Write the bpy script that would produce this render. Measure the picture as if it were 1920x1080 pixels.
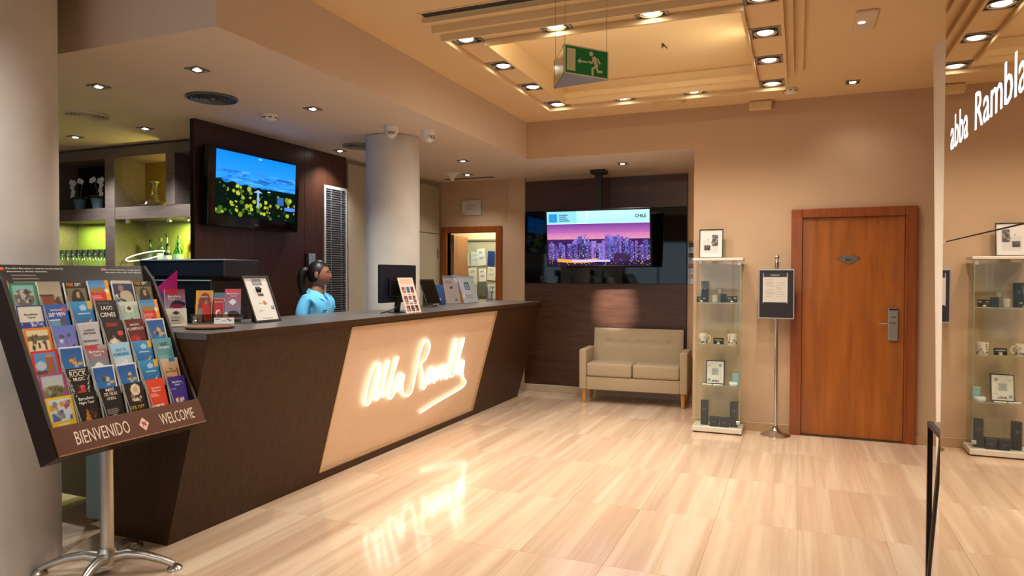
import bpy, bmesh, math, random
import numpy as np
from mathutils import Vector, Matrix, Quaternion
random.seed(7); np.random.seed(7)
R = math.radians
SC = bpy.context.scene
COL = SC.collection
for _o in list(bpy.data.objects): bpy.data.objects.remove(_o)

# ------------------------------------------------------------------ camera
cam_data = bpy.data.cameras.new('camera'); cam = bpy.data.objects.new('camera', cam_data); COL.objects.link(cam)
SC.camera = cam
YAW, PITCH, ROLL = -.39183, -.01835, .0029
_F = Vector((math.sin(YAW)*math.cos(PITCH), math.cos(YAW)*math.cos(PITCH), math.sin(PITCH)))
_r = Vector((math.cos(YAW), -math.sin(YAW), 0)); _u = _r.cross(_F)
_r2 = _r*math.cos(ROLL)+_u*math.sin(ROLL); _u2 = -_r*math.sin(ROLL)+_u*math.cos(ROLL)
cm = Matrix.Identity(4)
for i in range(3): cm[i][0], cm[i][1], cm[i][2] = _r2[i], _u2[i], -_F[i]
cam.matrix_world = Matrix.Translation((0, 0, 1.5)) @ cm
cam_data.sensor_width = 36; cam_data.lens = 1299.27/1920*36
cam_data.clip_start = .02; cam_data.clip_end = 100
# ------------------------------------------------------------------ view, world
vs = SC.view_settings
SC.display_settings.display_device = 'sRGB'
vs.view_transform = 'Standard'; vs.look = 'None'; vs.gamma = 1; vs.use_curve_mapping = False
vs.exposure = 0.22
SC.cycles.use_denoising = True
SC.cycles.max_bounces = 9; SC.cycles.diffuse_bounces = 5; SC.cycles.glossy_bounces = 4
SC.cycles.transparent_max_bounces = 16; SC.cycles.transmission_bounces = 6
SC.cycles.sample_clamp_indirect = 6.0; SC.cycles.caustics_reflective = False; SC.cycles.caustics_refractive = False
W = bpy.data.worlds.new('world'); SC.world = W; W.use_nodes = True
bg = W.node_tree.nodes['Background']; bg.inputs[0].default_value = (.30, .52, .80, 1); bg.inputs[1].default_value = .35
# ------------------------------------------------------------------ lights
WARM = (1.0, .92, .79); SOFT = (1.0, .95, .86); COOL = (.86, .93, 1.0)
def lamp(name, kind, loc, energy, color, target=None, size=.03, angle=100, blend=.6, sy=None):
    d = bpy.data.lights.new(name, kind); d.energy = energy; d.color = color
    if kind == 'SPOT':
        d.spot_size = R(angle); d.spot_blend = blend; d.shadow_soft_size = size
    elif kind == 'AREA':
        d.shape = 'RECTANGLE'; d.size = size; d.size_y = sy or size
    else: d.shadow_soft_size = size
    o = bpy.data.objects.new(name, d); COL.objects.link(o); o.location = loc
    t = Vector(target) if target else Vector(loc)-Vector((0, 0, 1))
    o.rotation_euler = (t-Vector(loc)).to_track_quat('-Z', 'Y').to_euler()
    return o
RING = [(-2.08, 4.21), (-1.45, 4.21), (-.84, 4.21), (-.215, 4.21), (-2.08, 4.85), (-2.08, 5.48), (-2.08, 6.12),
        (-1.46, 6.12), (-.845, 6.12), (-.215, 4.83), (-.215, 5.45), (-.215, 6.12)]
E_RING, E_SOFF = 52, 40
for x, y in RING: lamp('ring_downlight_beam', 'SPOT', (x, y, 3.065), E_RING, WARM, angle=138, blend=.9)
SOFF = [(-3.45, 3.24, 1), (-3.44, 4.33, 2.2), (-3.45, 6.91, 1.3), (-3.87, 7.88, .7), (-1.85, 7.74, .6), (-4.34, 5.89, 1.6)]
COOLS = [(-4.38, 3.28), (-6.19, 4.40), (-5.26, 4.37)]
for x, y, k in SOFF: lamp('soffit_downlight_beam', 'SPOT', (x, y, 2.74), E_SOFF*k, SOFT, target=(x, y+(.0), 0), angle=120, blend=.9)
lamp('ring_niche_beam', 'SPOT', (-2.06, 6.135, 3.035), 1500, SOFT, target=(-2.10, 8.42, 1.12), angle=13, blend=1)  # extra tilted beam from the far left ring light onto the niche panel
for x, y in COOLS: lamp('bar_downlight_beam', 'SPOT', (x, y, 2.74), 75, COOL, target=(x, y+(.35 if y > 4 else 0), 1.2), angle=95, blend=.8)
lamp('door_downlight_beam', 'SPOT', (.415, 6.64, 3.14), 9, SOFT, target=(.75, 6.9, 0), angle=120, blend=1)
for x, y in [(-2.2, 1.3), (-1.0, 1.3), (-.2, 2.5), (-1.9, 2.7)]:
    lamp('lobby_fill_spot', 'SPOT', (x, y, 3.12), 27, WARM, angle=130, blend=.9)  # unseen spots added as warm fill for the near lobby
lamp('lobby_fill_spot', 'SPOT', (-2.7, .9, 3.12), 130, SOFT, target=(-3.5, 2.2, .9), angle=80, blend=1)  # unseen spot added to brighten the left pillar and brochure stand
lamp('recess_fill_strip', 'AREA', (-1.14, 4.308, 3.075), 5, (1, .86, .60), target=(-1.14, 5.2, 3.22), size=1.5, sy=.012)  # unseen area strips added to brighten the recess ceiling
lamp('recess_fill_strip', 'AREA', (-.338, 5.15, 3.075), 5, (1, .86, .60), target=(-1.2, 5.15, 3.22), size=.012, sy=1.5)
# daylight that comes in through the entrance glazing behind the camera
lamp('entrance_daylight', 'AREA', (-3.6, -3.45, 1.7), 70, (.72, .85, 1.0), target=(-3.6, 3, 1.6), size=8.5, sy=3.0)
lamp('lobby_fill', 'AREA', (-1.2, -2.6, 2.0), 22, (1.0, .92, .82), target=(-1.2, 5, 3.0), size=3.0, sy=1.6)  # unseen warm fill added behind the camera to lift walls and ceiling
lamp('back_room_light', 'AREA', (-4.2, 9.1, 2.5), 22, (1, .93, .75), size=.8)
lamp('bar_shelf_light', 'AREA', (-5.2, 5.02, 2.02), 34, (.84, 1.0, .16), size=.9, sy=.05)
lamp('bar_shelf_light_left', 'AREA', (-6.8, 5.02, 2.02), 9, (.80, 1.0, .35), size=.7, sy=.05)
lamp('bar_niche_light', 'AREA', (-5.62, 5.12, 2.2), 4, (1, .85, .2), target=(-5.7, 5.16, 2.6), size=.05, sy=.2)

# ------------------------------------------------------------------ materials
def lin(c):
    if isinstance(c, str):
        c = [int(c[i:i+2], 16)/255 for i in (0, 2, 4)]
    return tuple(x/12.92 if x <= .04045 else ((x+.055)/1.055)**2.4 for x in c)
MATS = {}
def new_mat(name):
    m = bpy.data.materials.new(name); m.use_nodes = True
    nt = m.node_tree; b = nt.nodes['Principled BSDF']
    return m, nt, b
def pm(name, col, rough=.5, metal=0., var=.06, scale=9., bump=0., stretch=(1, 1, 1), emit=0., coat=0., spec=.5, sheen=0.):
    """principled material with a procedural noise on its colour (and relief)"""
    if name in MATS: return MATS[name]
    m, nt, b = new_mat(name); c = lin(col); L = nt.links
    b.inputs['Roughness'].default_value = rough; b.inputs['Metallic'].default_value = metal
    b.inputs['Specular IOR Level'].default_value = spec
    if coat: b.inputs['Coat Weight'].default_value = coat; b.inputs['Coat Roughness'].default_value = .05
    tc = nt.nodes.new('ShaderNodeTexCoord'); mp = nt.nodes.new('ShaderNodeMapping'); mp.inputs['Scale'].default_value = stretch
    nz = nt.nodes.new('ShaderNodeTexNoise'); nz.inputs['Scale'].default_value = scale; nz.inputs['Detail'].default_value = 4
    L.new(tc.outputs['Object'], mp.inputs[0]); L.new(mp.outputs[0], nz.inputs['Vector'])
    mx = nt.nodes.new('ShaderNodeMix'); mx.data_type = 'RGBA'
    mx.inputs[6].default_value = (*[max(0, x*(1-var*2)) for x in c], 1); mx.inputs[7].default_value = (*[min(1, x*(1+var*2)) for x in c], 1)
    L.new(nz.outputs['Fac'], mx.inputs[0]); L.new(mx.outputs[2], b.inputs['Base Color'])
    if emit:
        L.new(mx.outputs[2], b.inputs['Emission Color']); b.inputs['Emission Strength'].default_value = emit
    if bump:
        bp = nt.nodes.new('ShaderNodeBump'); bp.inputs['Strength'].default_value = bump; bp.inputs['Distance'].default_value = .004
        L.new(nz.outputs['Fac'], bp.inputs['Height']); L.new(bp.outputs[0], b.inputs['Normal'])
    MATS[name] = m; return m
def wood(name, c1, c2, rough=.4, grain=(18, 18, 1.2), coat=0., spec=.5):
    if name in MATS: return MATS[name]
    m, nt, b = new_mat(name); L = nt.links
    tc = nt.nodes.new('ShaderNodeTexCoord'); mp = nt.nodes.new('ShaderNodeMapping'); mp.inputs['Scale'].default_value = grain
    nz = nt.nodes.new('ShaderNodeTexNoise'); nz.inputs['Scale'].default_value = 3; nz.inputs['Detail'].default_value = 6; nz.inputs['Distortion'].default_value = .4
    cr = nt.nodes.new('ShaderNodeValToRGB'); cr.color_ramp.elements[0].position = .3; cr.color_ramp.elements[1].position = .7
    cr.color_ramp.elements[0].color = (*lin(c1), 1); cr.color_ramp.elements[1].color = (*lin(c2), 1)
    L.new(tc.outputs['Object'], mp.inputs[0]); L.new(mp.outputs[0], nz.inputs['Vector']); L.new(nz.outputs['Fac'], cr.inputs[0])
    L.new(cr.outputs[0], b.inputs['Base Color']); b.inputs['Roughness'].default_value = rough
    b.inputs['Specular IOR Level'].default_value = spec
    if coat: b.inputs['Coat Weight'].default_value = coat
    MATS[name] = m; return m
def glassy(name, tint=(1, 1, 1), gloss=.08, rough=.02):
    if name in MATS: return MATS[name]
    m, nt, b = new_mat(name); L = nt.links; nt.nodes.remove(b)
    t = nt.nodes.new('ShaderNodeBsdfTransparent'); t.inputs[0].default_value = (*tint, 1)
    g = nt.nodes.new('ShaderNodeBsdfGlossy'); g.inputs['Roughness'].default_value = rough
    lw = nt.nodes.new('ShaderNodeLayerWeight'); lw.inputs[0].default_value = .35
    ad = nt.nodes.new('ShaderNodeMath'); ad.operation = 'MULTIPLY_ADD'; ad.inputs[1].default_value = .12; ad.inputs[2].default_value = gloss; ad.use_clamp = True
    mx = nt.nodes.new('ShaderNodeMixShader')
    L.new(lw.outputs['Fresnel'], ad.inputs[0]); L.new(ad.outputs[0], mx.inputs[0]); L.new(t.outputs[0], mx.inputs[1]); L.new(g.outputs[0], mx.inputs[2])
    L.new(mx.outputs[0], nt.nodes['Material Output'].inputs[0]); MATS[name] = m; return m
def emis(name, col, s):
    if name in MATS: return MATS[name]
    m, nt, b = new_mat(name); nt.nodes.remove(b); e = nt.nodes.new('ShaderNodeEmission')
    e.inputs[0].default_value = (*lin(col), 1); e.inputs[1].default_value = s
    nt.links.new(e.outputs[0], nt.nodes['Material Output'].inputs[0]); MATS[name] = m; return m
def printmat(name, rough=.3, emit=0.):
    m, nt, b = new_mat(name); a = nt.nodes.new('ShaderNodeVertexColor'); a.layer_name = 'Col'
    if emit:
        nt.nodes.remove(b); e = nt.nodes.new('ShaderNodeEmission'); e.inputs[1].default_value = emit
        nt.links.new(a.outputs[0], e.inputs[0]); nt.links.new(e.outputs[0], nt.nodes['Material Output'].inputs[0])
    else:
        nt.links.new(a.outputs[0], b.inputs['Base Color']); b.inputs['Roughness'].default_value = rough
    MATS[name] = m; return m
def marble():
    m, nt, b = new_mat('floor_marble'); L = nt.links; N = nt.nodes.new
    tc = N('ShaderNodeTexCoord'); oi = N('ShaderNodeObjectInfo'); cb = N('ShaderNodeCombineXYZ')
    ml = N('ShaderNodeMath'); ml.operation = 'MULTIPLY'; ml.inputs[1].default_value = 40
    L.new(oi.outputs['Random'], ml.inputs[0]); L.new(ml.outputs[0], cb.inputs[0]); L.new(ml.outputs[0], cb.inputs[2])
    ad = N('ShaderNodeVectorMath'); ad.operation = 'ADD'; L.new(tc.outputs['Object'], ad.inputs[0]); L.new(cb.outputs[0], ad.inputs[1])
    mp = N('ShaderNodeMapping'); mp.inputs['Scale'].default_value = (4.6, .16, 1); L.new(ad.outputs[0], mp.inputs[0])
    n1 = N('ShaderNodeTexNoise'); n1.inputs['Scale'].default_value = 1.6; n1.inputs['Detail'].default_value = 9; n1.inputs['Roughness'].default_value = .62; n1.inputs['Distortion'].default_value = .5
    L.new(mp.outputs[0], n1.inputs['Vector'])
    cr = N('ShaderNodeValToRGB'); e = cr.color_ramp.elements
    e[0].position = .28; e[0].color = (*lin('bf9f82'), 1); e[1].position = .72; e[1].color = (*lin('e4d1bb'), 1)
    k = e.new(.45); k.color = (*lin('cdb096'), 1); k = e.new(.58); k.color = (*lin('d8c0a6'), 1)
    L.new(n1.outputs['Fac'], cr.inputs[0])
    hv = N('ShaderNodeHueSaturation'); mr = N('ShaderNodeMapRange'); mr.inputs[3].default_value = .93; mr.inputs[4].default_value = 1.05
    m2 = N('ShaderNodeMath'); m2.operation = 'FRACT'; m3 = N('ShaderNodeMath'); m3.operation = 'MULTIPLY'; m3.inputs[1].default_value = 7.31
    L.new(oi.outputs['Random'], m3.inputs[0]); L.new(m3.outputs[0], m2.inputs[0]); L.new(m2.outputs[0], mr.inputs[0]); L.new(mr.outputs[0], hv.inputs['Value'])
    L.new(cr.outputs[0], hv.inputs['Color']); L.new(hv.outputs[0], b.inputs['Base Color'])
    b.inputs['Roughness'].default_value = .12; b.inputs['Specular IOR Level'].default_value = .55
    return m
M_TILE = marble()
M_WALL = pm('wall_paint', 'c2a384', .75, var=.03, scale=3)
M_CEIL = pm('ceiling_paint', 'e2c698', .8, var=.02, scale=2)
M_SOFF = pm('soffit_paint', 'dac8b6', .8, var=.02, scale=2)
M_PLAST = pm('pillar_plaster', 'cac6c1', .7, var=.07, scale=5, bump=.15)
M_DARKW = wood('dark_wenge', '3a2218', '4f3020', .36, (1.2, 14, 14))
M_DARKW2 = wood('dark_wenge_vertical', '321a12', '44281c', .35, (14, 14, 1.0))
M_COUNT = wood('counter_wenge', '33200f', '452a14', .5, (16, 16, .9), spec=.25)
M_LEDGE = pm('counter_top', '55504f', .35, var=.05, scale=30)
M_DOOR = wood('door_cherry', '8a4a0e', 'a85f18', .35, (5, 5, .5), coat=.2)
M_FRAME = wood('door_frame_cherry', '7c3c0e', '974c15', .35, (9, 9, .8), coat=.2)
M_BEIGE = pm('beige_laminate', 'b3a894', .5, var=.02)
M_WHITE = pm('white_plastic', 'e6e3de', .4, var=.02)
M_BLACK = pm('black_plastic', '0c0c0d', .35, var=.05)
M_BLACKG = pm('black_glass', '040506', .04, var=.02, spec=.55)
M_CHROME = pm('chrome', 'cfccc8', .12, 1.0, var=.02)
M_ALU = pm('brushed_aluminium', 'c2bcb4', .3, 1.0, var=.04)
M_STEEL = pm('grey_trim', '8d8578', .4, .6, var=.03)
M_PAPER = pm('paper', 'e9e4dc', .6, var=.02)
M_GLASS = glassy('clear_glass', (.97, .99, .97), .012)
M_GEDGE = pm('glass_edge', '8fa39a', .15, var=.05)
M_ACRY = glassy('acrylic', (.96, .97, .97), .06)
M_BROWN = pm('rack_brown', '54290f', .36, var=.08, scale=14, spec=.3)
M_DBROWN = pm('rack_dark_brown', '21120b', .45, var=.08)
M_SHELF = wood('shelf_taupe', '6c5c52', '7c6b60', .5, (1.5, 12, 12))
M_FAB = pm('sofa_fabric', 'ab9a7f', .9, var=.06, scale=140, bump=.3)
M_OAK = wood('oak_leg', 'b57d3f', 'c98f50', .5, (14, 14, 1.5))
M_LAMP = emis('lamp_glow', 'fff4e2', 22)
M_LAMPC = emis('lamp_glow_cool', 'f2f8ff', 20)
M_NEON = emis('neon_glow', 'fff0dc', 5.5)
M_SIGN = emis('sign_glow', 'f2f4ff', 1.3)
M_PRINT = printmat('printed_paper', .35)
M_SCR1 = printmat('screen_image', emit=1.35)
M_SCR2 = printmat('screen_image_bright', emit=1.1)

# ------------------------------------------------------------------ object helpers
def wm(o):
    return (wm(o.parent) if o.parent else Matrix.Identity(4)) @ o.matrix_basis
def tag(o, label=None, cat=None, group=None, kind=None):
    if label: o['label'] = label
    if cat: o['category'] = cat
    if group: o['group'] = group
    if kind: o['kind'] = kind
    return o
def thing(name, label, cat, loc=(0, 0, 0), rz=0., group=None):
    o = bpy.data.objects.new(name, None); o.empty_display_size = .1; COL.objects.link(o)
    o.location = loc; o.rotation_euler = (0, 0, rz); o.matrix_basis = Matrix.Translation(loc) @ Matrix.Rotation(rz, 4, 'Z')
    return tag(o, label, cat, group)
def link_mesh(name, me, mats, parent=None, local=False, smooth=0):
    if parent is not None and not local: me.transform(wm(parent).inverted())
    o = bpy.data.objects.new(name, me); COL.objects.link(o)
    for m in (mats if isinstance(mats, (list, tuple)) else [mats]): me.materials.append(m)
    if parent is not None: o.parent = parent
    if smooth:
        me.polygons.foreach_set('use_smooth', [True]*len(me.polygons)); me.set_sharp_from_angle(angle=R(smooth))
    return o
class MB:
    def __init__(s): s.bm = bmesh.new()
    def _bev(s, faces, bev, seg):
        if bev:
            es = {e for f in faces for e in f.edges}
            bmesh.ops.bevel(s.bm, geom=list(es), offset=bev, segments=seg, affect='EDGES', profile=.6)
    def box(s, x0, x1, y0, y1, z0, z1, bev=0., seg=1, M=None):
        vs_ = [s.bm.verts.new((x, y, z)) for x in (x0, x1) for y in (y0, y1) for z in (z0, z1)]
        if M is not None:
            for v in vs_: v.co = M @ v.co
        q = [(0, 1, 3, 2), (4, 6, 7, 5), (0, 4, 5, 1), (2, 3, 7, 6), (0, 2, 6, 4), (1, 5, 7, 3)]
        s._bev([s.bm.faces.new([vs_[i] for i in f]) for f in q], bev, seg); return s
    def prism(s, pts, axis, a, b, bev=0., seg=1, M=None):
        def P(p, t): return {'x': (t, p[0], p[1]), 'y': (p[0], t, p[1]), 'z': (p[0], p[1], t)}[axis]
        A = [s.bm.verts.new(P(p, a)) for p in pts]; B = [s.bm.verts.new(P(p, b)) for p in pts]; n = len(pts)
        fs = [s.bm.faces.new(A), s.bm.faces.new(B[::-1])] + [s.bm.faces.new((A[i], B[i], B[(i+1) % n], A[(i+1) % n])) for i in range(n)]
        if M is not None:
            for v in A+B: v.co = M @ v.co
        s._bev(fs, bev, seg); return s
    def lathe(s, prof, c=(0, 0, 0), seg=20, M=None, a0=0, cap=True):
        c = Vector(c); rings = []
        for r, z in prof:
            if r < 1e-5: rings.append([s.bm.verts.new(c+Vector((0, 0, z)))])
            else: rings.append([s.bm.verts.new(c+Vector((r*math.cos(a0+2*math.pi*i/seg), r*math.sin(a0+2*math.pi*i/seg), z))) for i in range(seg)])
        for A, B in zip(rings, rings[1:]):
            for i in range(seg):
                j = (i+1) % seg
                f = [A[i % len(A)], A[j % len(A)], B[j % len(B)], B[i % len(B)]]
                f = list(dict.fromkeys(f))
                if len(f) > 2: s.bm.faces.new(f)
        if cap:
            for r in (rings[0], rings[-1]):
                if len(r) > 2: s.bm.faces.new(r)
        if M is not None:
            for r in rings:
                for v in r: v.co = M @ v.co
        return s
    def tube(s, pts, r, seg=8, closed=False):
        P = [Vector(p) for p in pts]; n = len(P); rr = r if isinstance(r, (list, tuple)) else [r]*n
        T = []
        for i in range(n):
            a = P[i-1] if (i or closed) else P[0]; b = P[(i+1) % n] if (i < n-1 or closed) else P[-1]
            T.append((b-a).normalized())
        up = Vector((0, 0, 1)) if abs(T[0].z) < .9 else Vector((1, 0, 0))
        nrm = (up-T[0]*up.dot(T[0])).normalized(); rings = []
        for i in range(n):
            nrm = (nrm-T[i]*nrm.dot(T[i])).normalized(); bn = T[i].cross(nrm)
            rings.append([s.bm.verts.new(P[i]+(nrm*math.cos(2*math.pi*k/seg)+bn*math.sin(2*math.pi*k/seg))*rr[i]) for k in range(seg)])
        for i in range(n if closed else n-1):
            A, B = rings[i], rings[(i+1) % n]
            for k in range(seg): s.bm.faces.new((A[k], A[(k+1) % seg], B[(k+1) % seg], B[k]))
        if not closed:
            s.bm.faces.new(rings[0][::-1]); s.bm.faces.new(rings[-1])
        return s
    def ball(s, c, r, u=12, v=8):
        if not isinstance(r, (list, tuple)): r = (r, r, r)
        bmesh.ops.create_uvsphere(s.bm, u_segments=u, v_segments=v, radius=1,
            matrix=Matrix.Translation(c) @ Matrix.Diagonal((*r, 1))); return s
    def quad(s, *p): s.bm.faces.new([s.bm.verts.new(q) for q in p]); return s
    def build(s, name, mats, parent=None, local=False, smooth=0, M=None):
        bmesh.ops.recalc_face_normals(s.bm, faces=s.bm.faces)
        me = bpy.data.meshes.new(name); s.bm.to_mesh(me); s.bm.free()
        if M is not None: me.transform(M)
        return link_mesh(name, me, mats, parent, local, smooth)
def bx(name, m, x0, x1, y0, y1, z0, z1, parent=None, bev=0., local=False, seg=1, smooth=0, M=None):
    return MB().box(x0, x1, y0, y1, z0, z1, bev, seg).build(name, m, parent, local, smooth, M)
def struct(o, label=None): return tag(o, label, None, None, 'structure')

# flat print: a small painted picture carried by a grid of coloured vertices
class Art:
    def __init__(s, w, h, base):
        s.w, s.h = w, h; s.a = np.zeros((h, w, 3)); s.a[:] = lin(base)
        s.U, s.V = np.meshgrid((np.arange(w)+.0)/(w-1), (np.arange(h)+.0)/(h-1))
    def put(s, mask, col): s.a[mask] = lin(col); return s
    def rect(s, u0, v0, u1, v1, col): return s.put((s.U >= u0) & (s.U <= u1) & (s.V >= v0) & (s.V <= v1), col)
    def ell(s, u, v, ru, rv, col): return s.put(((s.U-u)/ru)**2+((s.V-v)/rv)**2 <= 1, col)
    def grad(s, u0, v0, u1, v1, c0, c1):
        m = (s.U >= u0) & (s.U <= u1) & (s.V >= v0) & (s.V <= v1); t = np.clip((s.V-v0)/(v1-v0), 0, 1)[..., None]
        g = np.array(lin(c0))*(1-t)+np.array(lin(c1))*t; s.a[m] = g[m]; return s
    def tri(s, p, q, r, col):
        def e(a, b): return (s.U-a[0])*(b[1]-a[1])-(s.V-a[1])*(b[0]-a[0])
        A, B, Cc = e(p, q), e(q, r), e(r, p); return s.put(((A >= 0) & (B >= 0) & (Cc >= 0)) | ((A <= 0) & (B <= 0) & (Cc <= 0)), col)
    def lines(s, u0, v0, u1, v1, n, col):
        for i in range(n):
            v = v1-(v1-v0)*(i+.5)/n; s.rect(u0, v-.012, u0+(u1-u0)*random.uniform(.6, 1), v+.012, col)
        return s
    def blobs(s, u0, v0, u1, v1, n, cols, r=.05):
        for i in range(n): s.ell(random.uniform(u0, u1), random.uniform(v0, v1), r*random.uniform(.5, 1.2), r*random.uniform(.5, 1.2), random.choice(cols))
        return s
    def noise(s, k): s.a *= 1+k*(np.random.rand(s.h, s.w, 1)-.5); return s
def grid_mesh(name, art, W_, H_, z=0., thick=0.):
    """upright sheet, local x right, y up (origin bottom middle), z out; art on the front, paper edge behind"""
    w, h = art.w, art.h
    X = (art.U-.5)*W_; Y = art.V*H_
    v = np.stack([X, Y, np.full_like(X, z)], -1).reshape(-1, 3)
    i = np.arange((h-1)*(w-1)); r, c = i//(w-1), i % (w-1); b = r*w+c
    f = np.stack([b, b+1, b+w+1, b+w], -1); cols = np.concatenate([art.a.reshape(-1, 3), np.ones((w*h, 1))], 1)
    V = v.tolist(); Fc = f.tolist(); mi = [0]*len(Fc)
    if thick:
        n = len(V); x, y0, y1, z0 = W_/2, 0, H_, z-.0004
        for zz in (z0, z-thick):
            V += [(-x, y0, zz), (x, y0, zz), (x, y1, zz), (-x, y1, zz)]
        Fc += [[n, n+3, n+2, n+1][::-1], [n+4, n+7, n+6, n+5]] + [[n+a, n+4+a, n+4+(a+1) % 4, n+(a+1) % 4] for a in range(4)]
        mi += [1]*6; cols = np.concatenate([cols, np.ones((8, 4))])
    me = bpy.data.meshes.new(name); me.from_pydata(V, [], Fc)
    at = me.color_attributes.new('Col', 'FLOAT_COLOR', 'POINT'); at.data.foreach_set('color', cols.astype(np.float32).ravel())
    me.polygons.foreach_set('material_index', mi); me.update(); return me
def sheet(name, art, W_, H_, M, parent=None, thick=0., edge=None, mat=None, z=0.):
    me = grid_mesh(name, art, W_, H_, z, thick); me.transform(M)
    return link_mesh(name, me, [mat or M_PRINT, edge or M_PAPER], parent)
def frame_mat(origin, right, up):
    """matrix whose x runs along right, y along up, z out of the face"""
    x = Vector(right).normalized(); y = Vector(up); y = (y-x*y.dot(x)).normalized(); z = x.cross(y)
    m = Matrix.Identity(4)
    for i in range(3): m[i][0], m[i][1], m[i][2], m[i][3] = x[i], y[i], z[i], origin[i]
    return m
TEXTS = []
def text(s, M, w=None, h=None, mat=None, parent=None, ext=.0006, bold=.0, shear=0., name='lettering', align='CENTER'):
    """queue a line of lettering fitted into w x h metres, lower middle at the origin of M"""
    TEXTS.append((s, M, w, h, mat or M_WHITE, parent, ext, bold, shear, name, align))
def make_texts():
    objs = []
    for t in TEXTS:
        c = bpy.data.curves.new('lettering', 'FONT'); c.body = t[0]; c.size = 1; c.offset = t[7]; c.shear = t[8]; c.resolution_u = 2
        o = bpy.data.objects.new('lettering', c); COL.objects.link(o); objs.append(o)
    dg = bpy.context.evaluated_depsgraph_get()
    for o, (s, M, w, h, mat, parent, ext, bold, shear, name, align) in zip(objs, TEXTS):
        me = bpy.data.meshes.new_from_object(o.evaluated_get(dg)); bpy.data.objects.remove(o)
        n = len(me.vertices); co = np.zeros(n*3, np.float32); me.vertices.foreach_get('co', co); co = co.reshape(-1, 3)
        lo, hi = co.min(0), co.max(0); sx = (w/(hi[0]-lo[0])) if w else None; sy = (h/(hi[1]-lo[1])) if h else None
        sx = sx or sy; sy = sy or sx
        ax = {'CENTER': (lo[0]+hi[0])/2, 'LEFT': lo[0], 'RIGHT': hi[0]}[align]
        me.transform(M @ Matrix.Diagonal((sx, sy, 1, 1)) @ Matrix.Translation((-ax, -lo[1], 0)))
        if ext:
            bm = bmesh.new(); bm.from_mesh(me); r = bmesh.ops.extrude_face_region(bm, geom=bm.faces[:])
            nz = (M.to_3x3() @ Vector((0, 0, 1)))*ext
            bmesh.ops.translate(bm, verts=[e for e in r['geom'] if isinstance(e, bmesh.types.BMVert)], vec=nz)
            bmesh.ops.recalc_face_normals(bm, faces=bm.faces); bm.to_mesh(me); bm.free()
        me.name = name; me.materials.clear(); link_mesh(name, me, mat, parent)

# ================================================================== SETTING
ZS, ZC = 2.77, 3.17            # soffit and main ceiling heights
YB, YN = 7.094, 8.45           # main back wall, back of the sofa niche
floor = struct(bx('floor', pm('floor_base', 'a98a68', .3), -8, 2.6, -3, 8.6, -.12, -.0035))
TX = [-4.652+.466*i for i in range(14)]; TY = [1.612+.932*i for i in range(9)]
tile_me = None
for ix in range(13):
    for iy in range(8):
        if tile_me is None:
            o = MB().box(-.2323, .2323, -.4653, .4653, -.0035, 0, .0003).build('floor_tile', M_TILE, floor, True); tile_me = o.data
        else:
            o = bpy.data.objects.new('floor_tile', tile_me); COL.objects.link(o); o.parent = floor
        o.location = (TX[ix]+.233, TY[iy]+.466, 0)
# main ceiling with the square recess, recess box, soffit
rx0, rx1, ry0, ry1 = -1.957, -.33, 4.30, 6.0
m = MB()
hx0, hx1, hy0, hy1 = rx0-.02, rx1+.02, ry0-.02, ry1+.02
for a in [(-8, 2.6, -3, hy0), (hx1, 2.6, hy0, 7.2), (-2.77, hx0, hy0, 7.2), (hx0, hx1, hy1, 7.2)]:
    m.box(*a, ZC, ZC+.15)
m.box(rx0-.03, rx1+.03, ry0-.03, ry1+.03, 3.22, 3.36)
struct(m.build('ceiling', M_CEIL))
so_ = struct(MB().prism([(-8, 2.72), (-2.764, 2.72), (-2.764, YB), (-.97, YB), (-.97, 8.6), (-8, 8.6)], 'z', ZS, ZC+.14).build('trim_1', M_SOFF), 'lowered soffit with beige fascia over the reception')
so_.data.materials.append(M_WALL)
for p_ in so_.data.polygons: p_.material_index = 1 if abs(p_.normal.y) > .5 and p_.center.y > 5 else 0
# walls
struct(bx('wall_right', M_WALL, -.97, 2.6, YB, 8.6, 0, 3.3))
m = MB(); dx0, dx1, dz = -4.452, -3.722, 2.075     # doorway to the back office
m.box(-4.76, dx0, YN, YN+.1, 0, ZS); m.box(dx1, -.97, YN, YN+.1, 0, ZS); m.box(dx0, dx1, YN, YN+.1, dz, ZS)
m.box(-3.545, -3.30, YN-.035, YN, 0, ZS)
struct(m.build('wall_back', M_WALL))
struct(bx('wall_left', M_BEIGE, -4.76, -4.605, 6.296, 8.55, 0, ZS))
struct(bx('wall_bar', pm('bar_wall', '4b463c', .7), -8, -4.6, 5.25, 5.35, 0, ZS))
struct(bx('wall_far_left', pm('bar_wall', '4b463c', .7), -8.1, -8, -3, 5.3, 0, 3.3))
struct(bx('wall_far_right', M_WALL, 2.6, 2.7, -3, 7.2, 0, 3.3))
m = MB(); xs = [-8, -7.2, -5.2, -4.7, -2.7, -2.2, -.6, 2.6]
for i in (0, 2, 4, 6): m.box(xs[i], xs[i+1], -3.1, -3, 0, 3.3)
for i in (1, 3, 5): m.box(xs[i], xs[i+1], -3.1, -3, 2.5, 3.3)
struct(m.build('wall_front', M_WALL))
for n, i in enumerate((1, 3, 5)):
    w = struct(MB().box(xs[i], xs[i+1], -3.06, -3.05, 0, 2.5).build('window_%d' % (n+1), M_GLASS))
    f = MB()
    for x in (xs[i], (xs[i]+xs[i+1])/2-.02, xs[i+1]-.04): f.box(x, x+.04, -3.09, -3.02, 0, 2.5)
    f.box(xs[i], xs[i+1], -3.09, -3.02, 2.44, 2.5); f.build('window_frame', M_BLACK, w)
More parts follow.
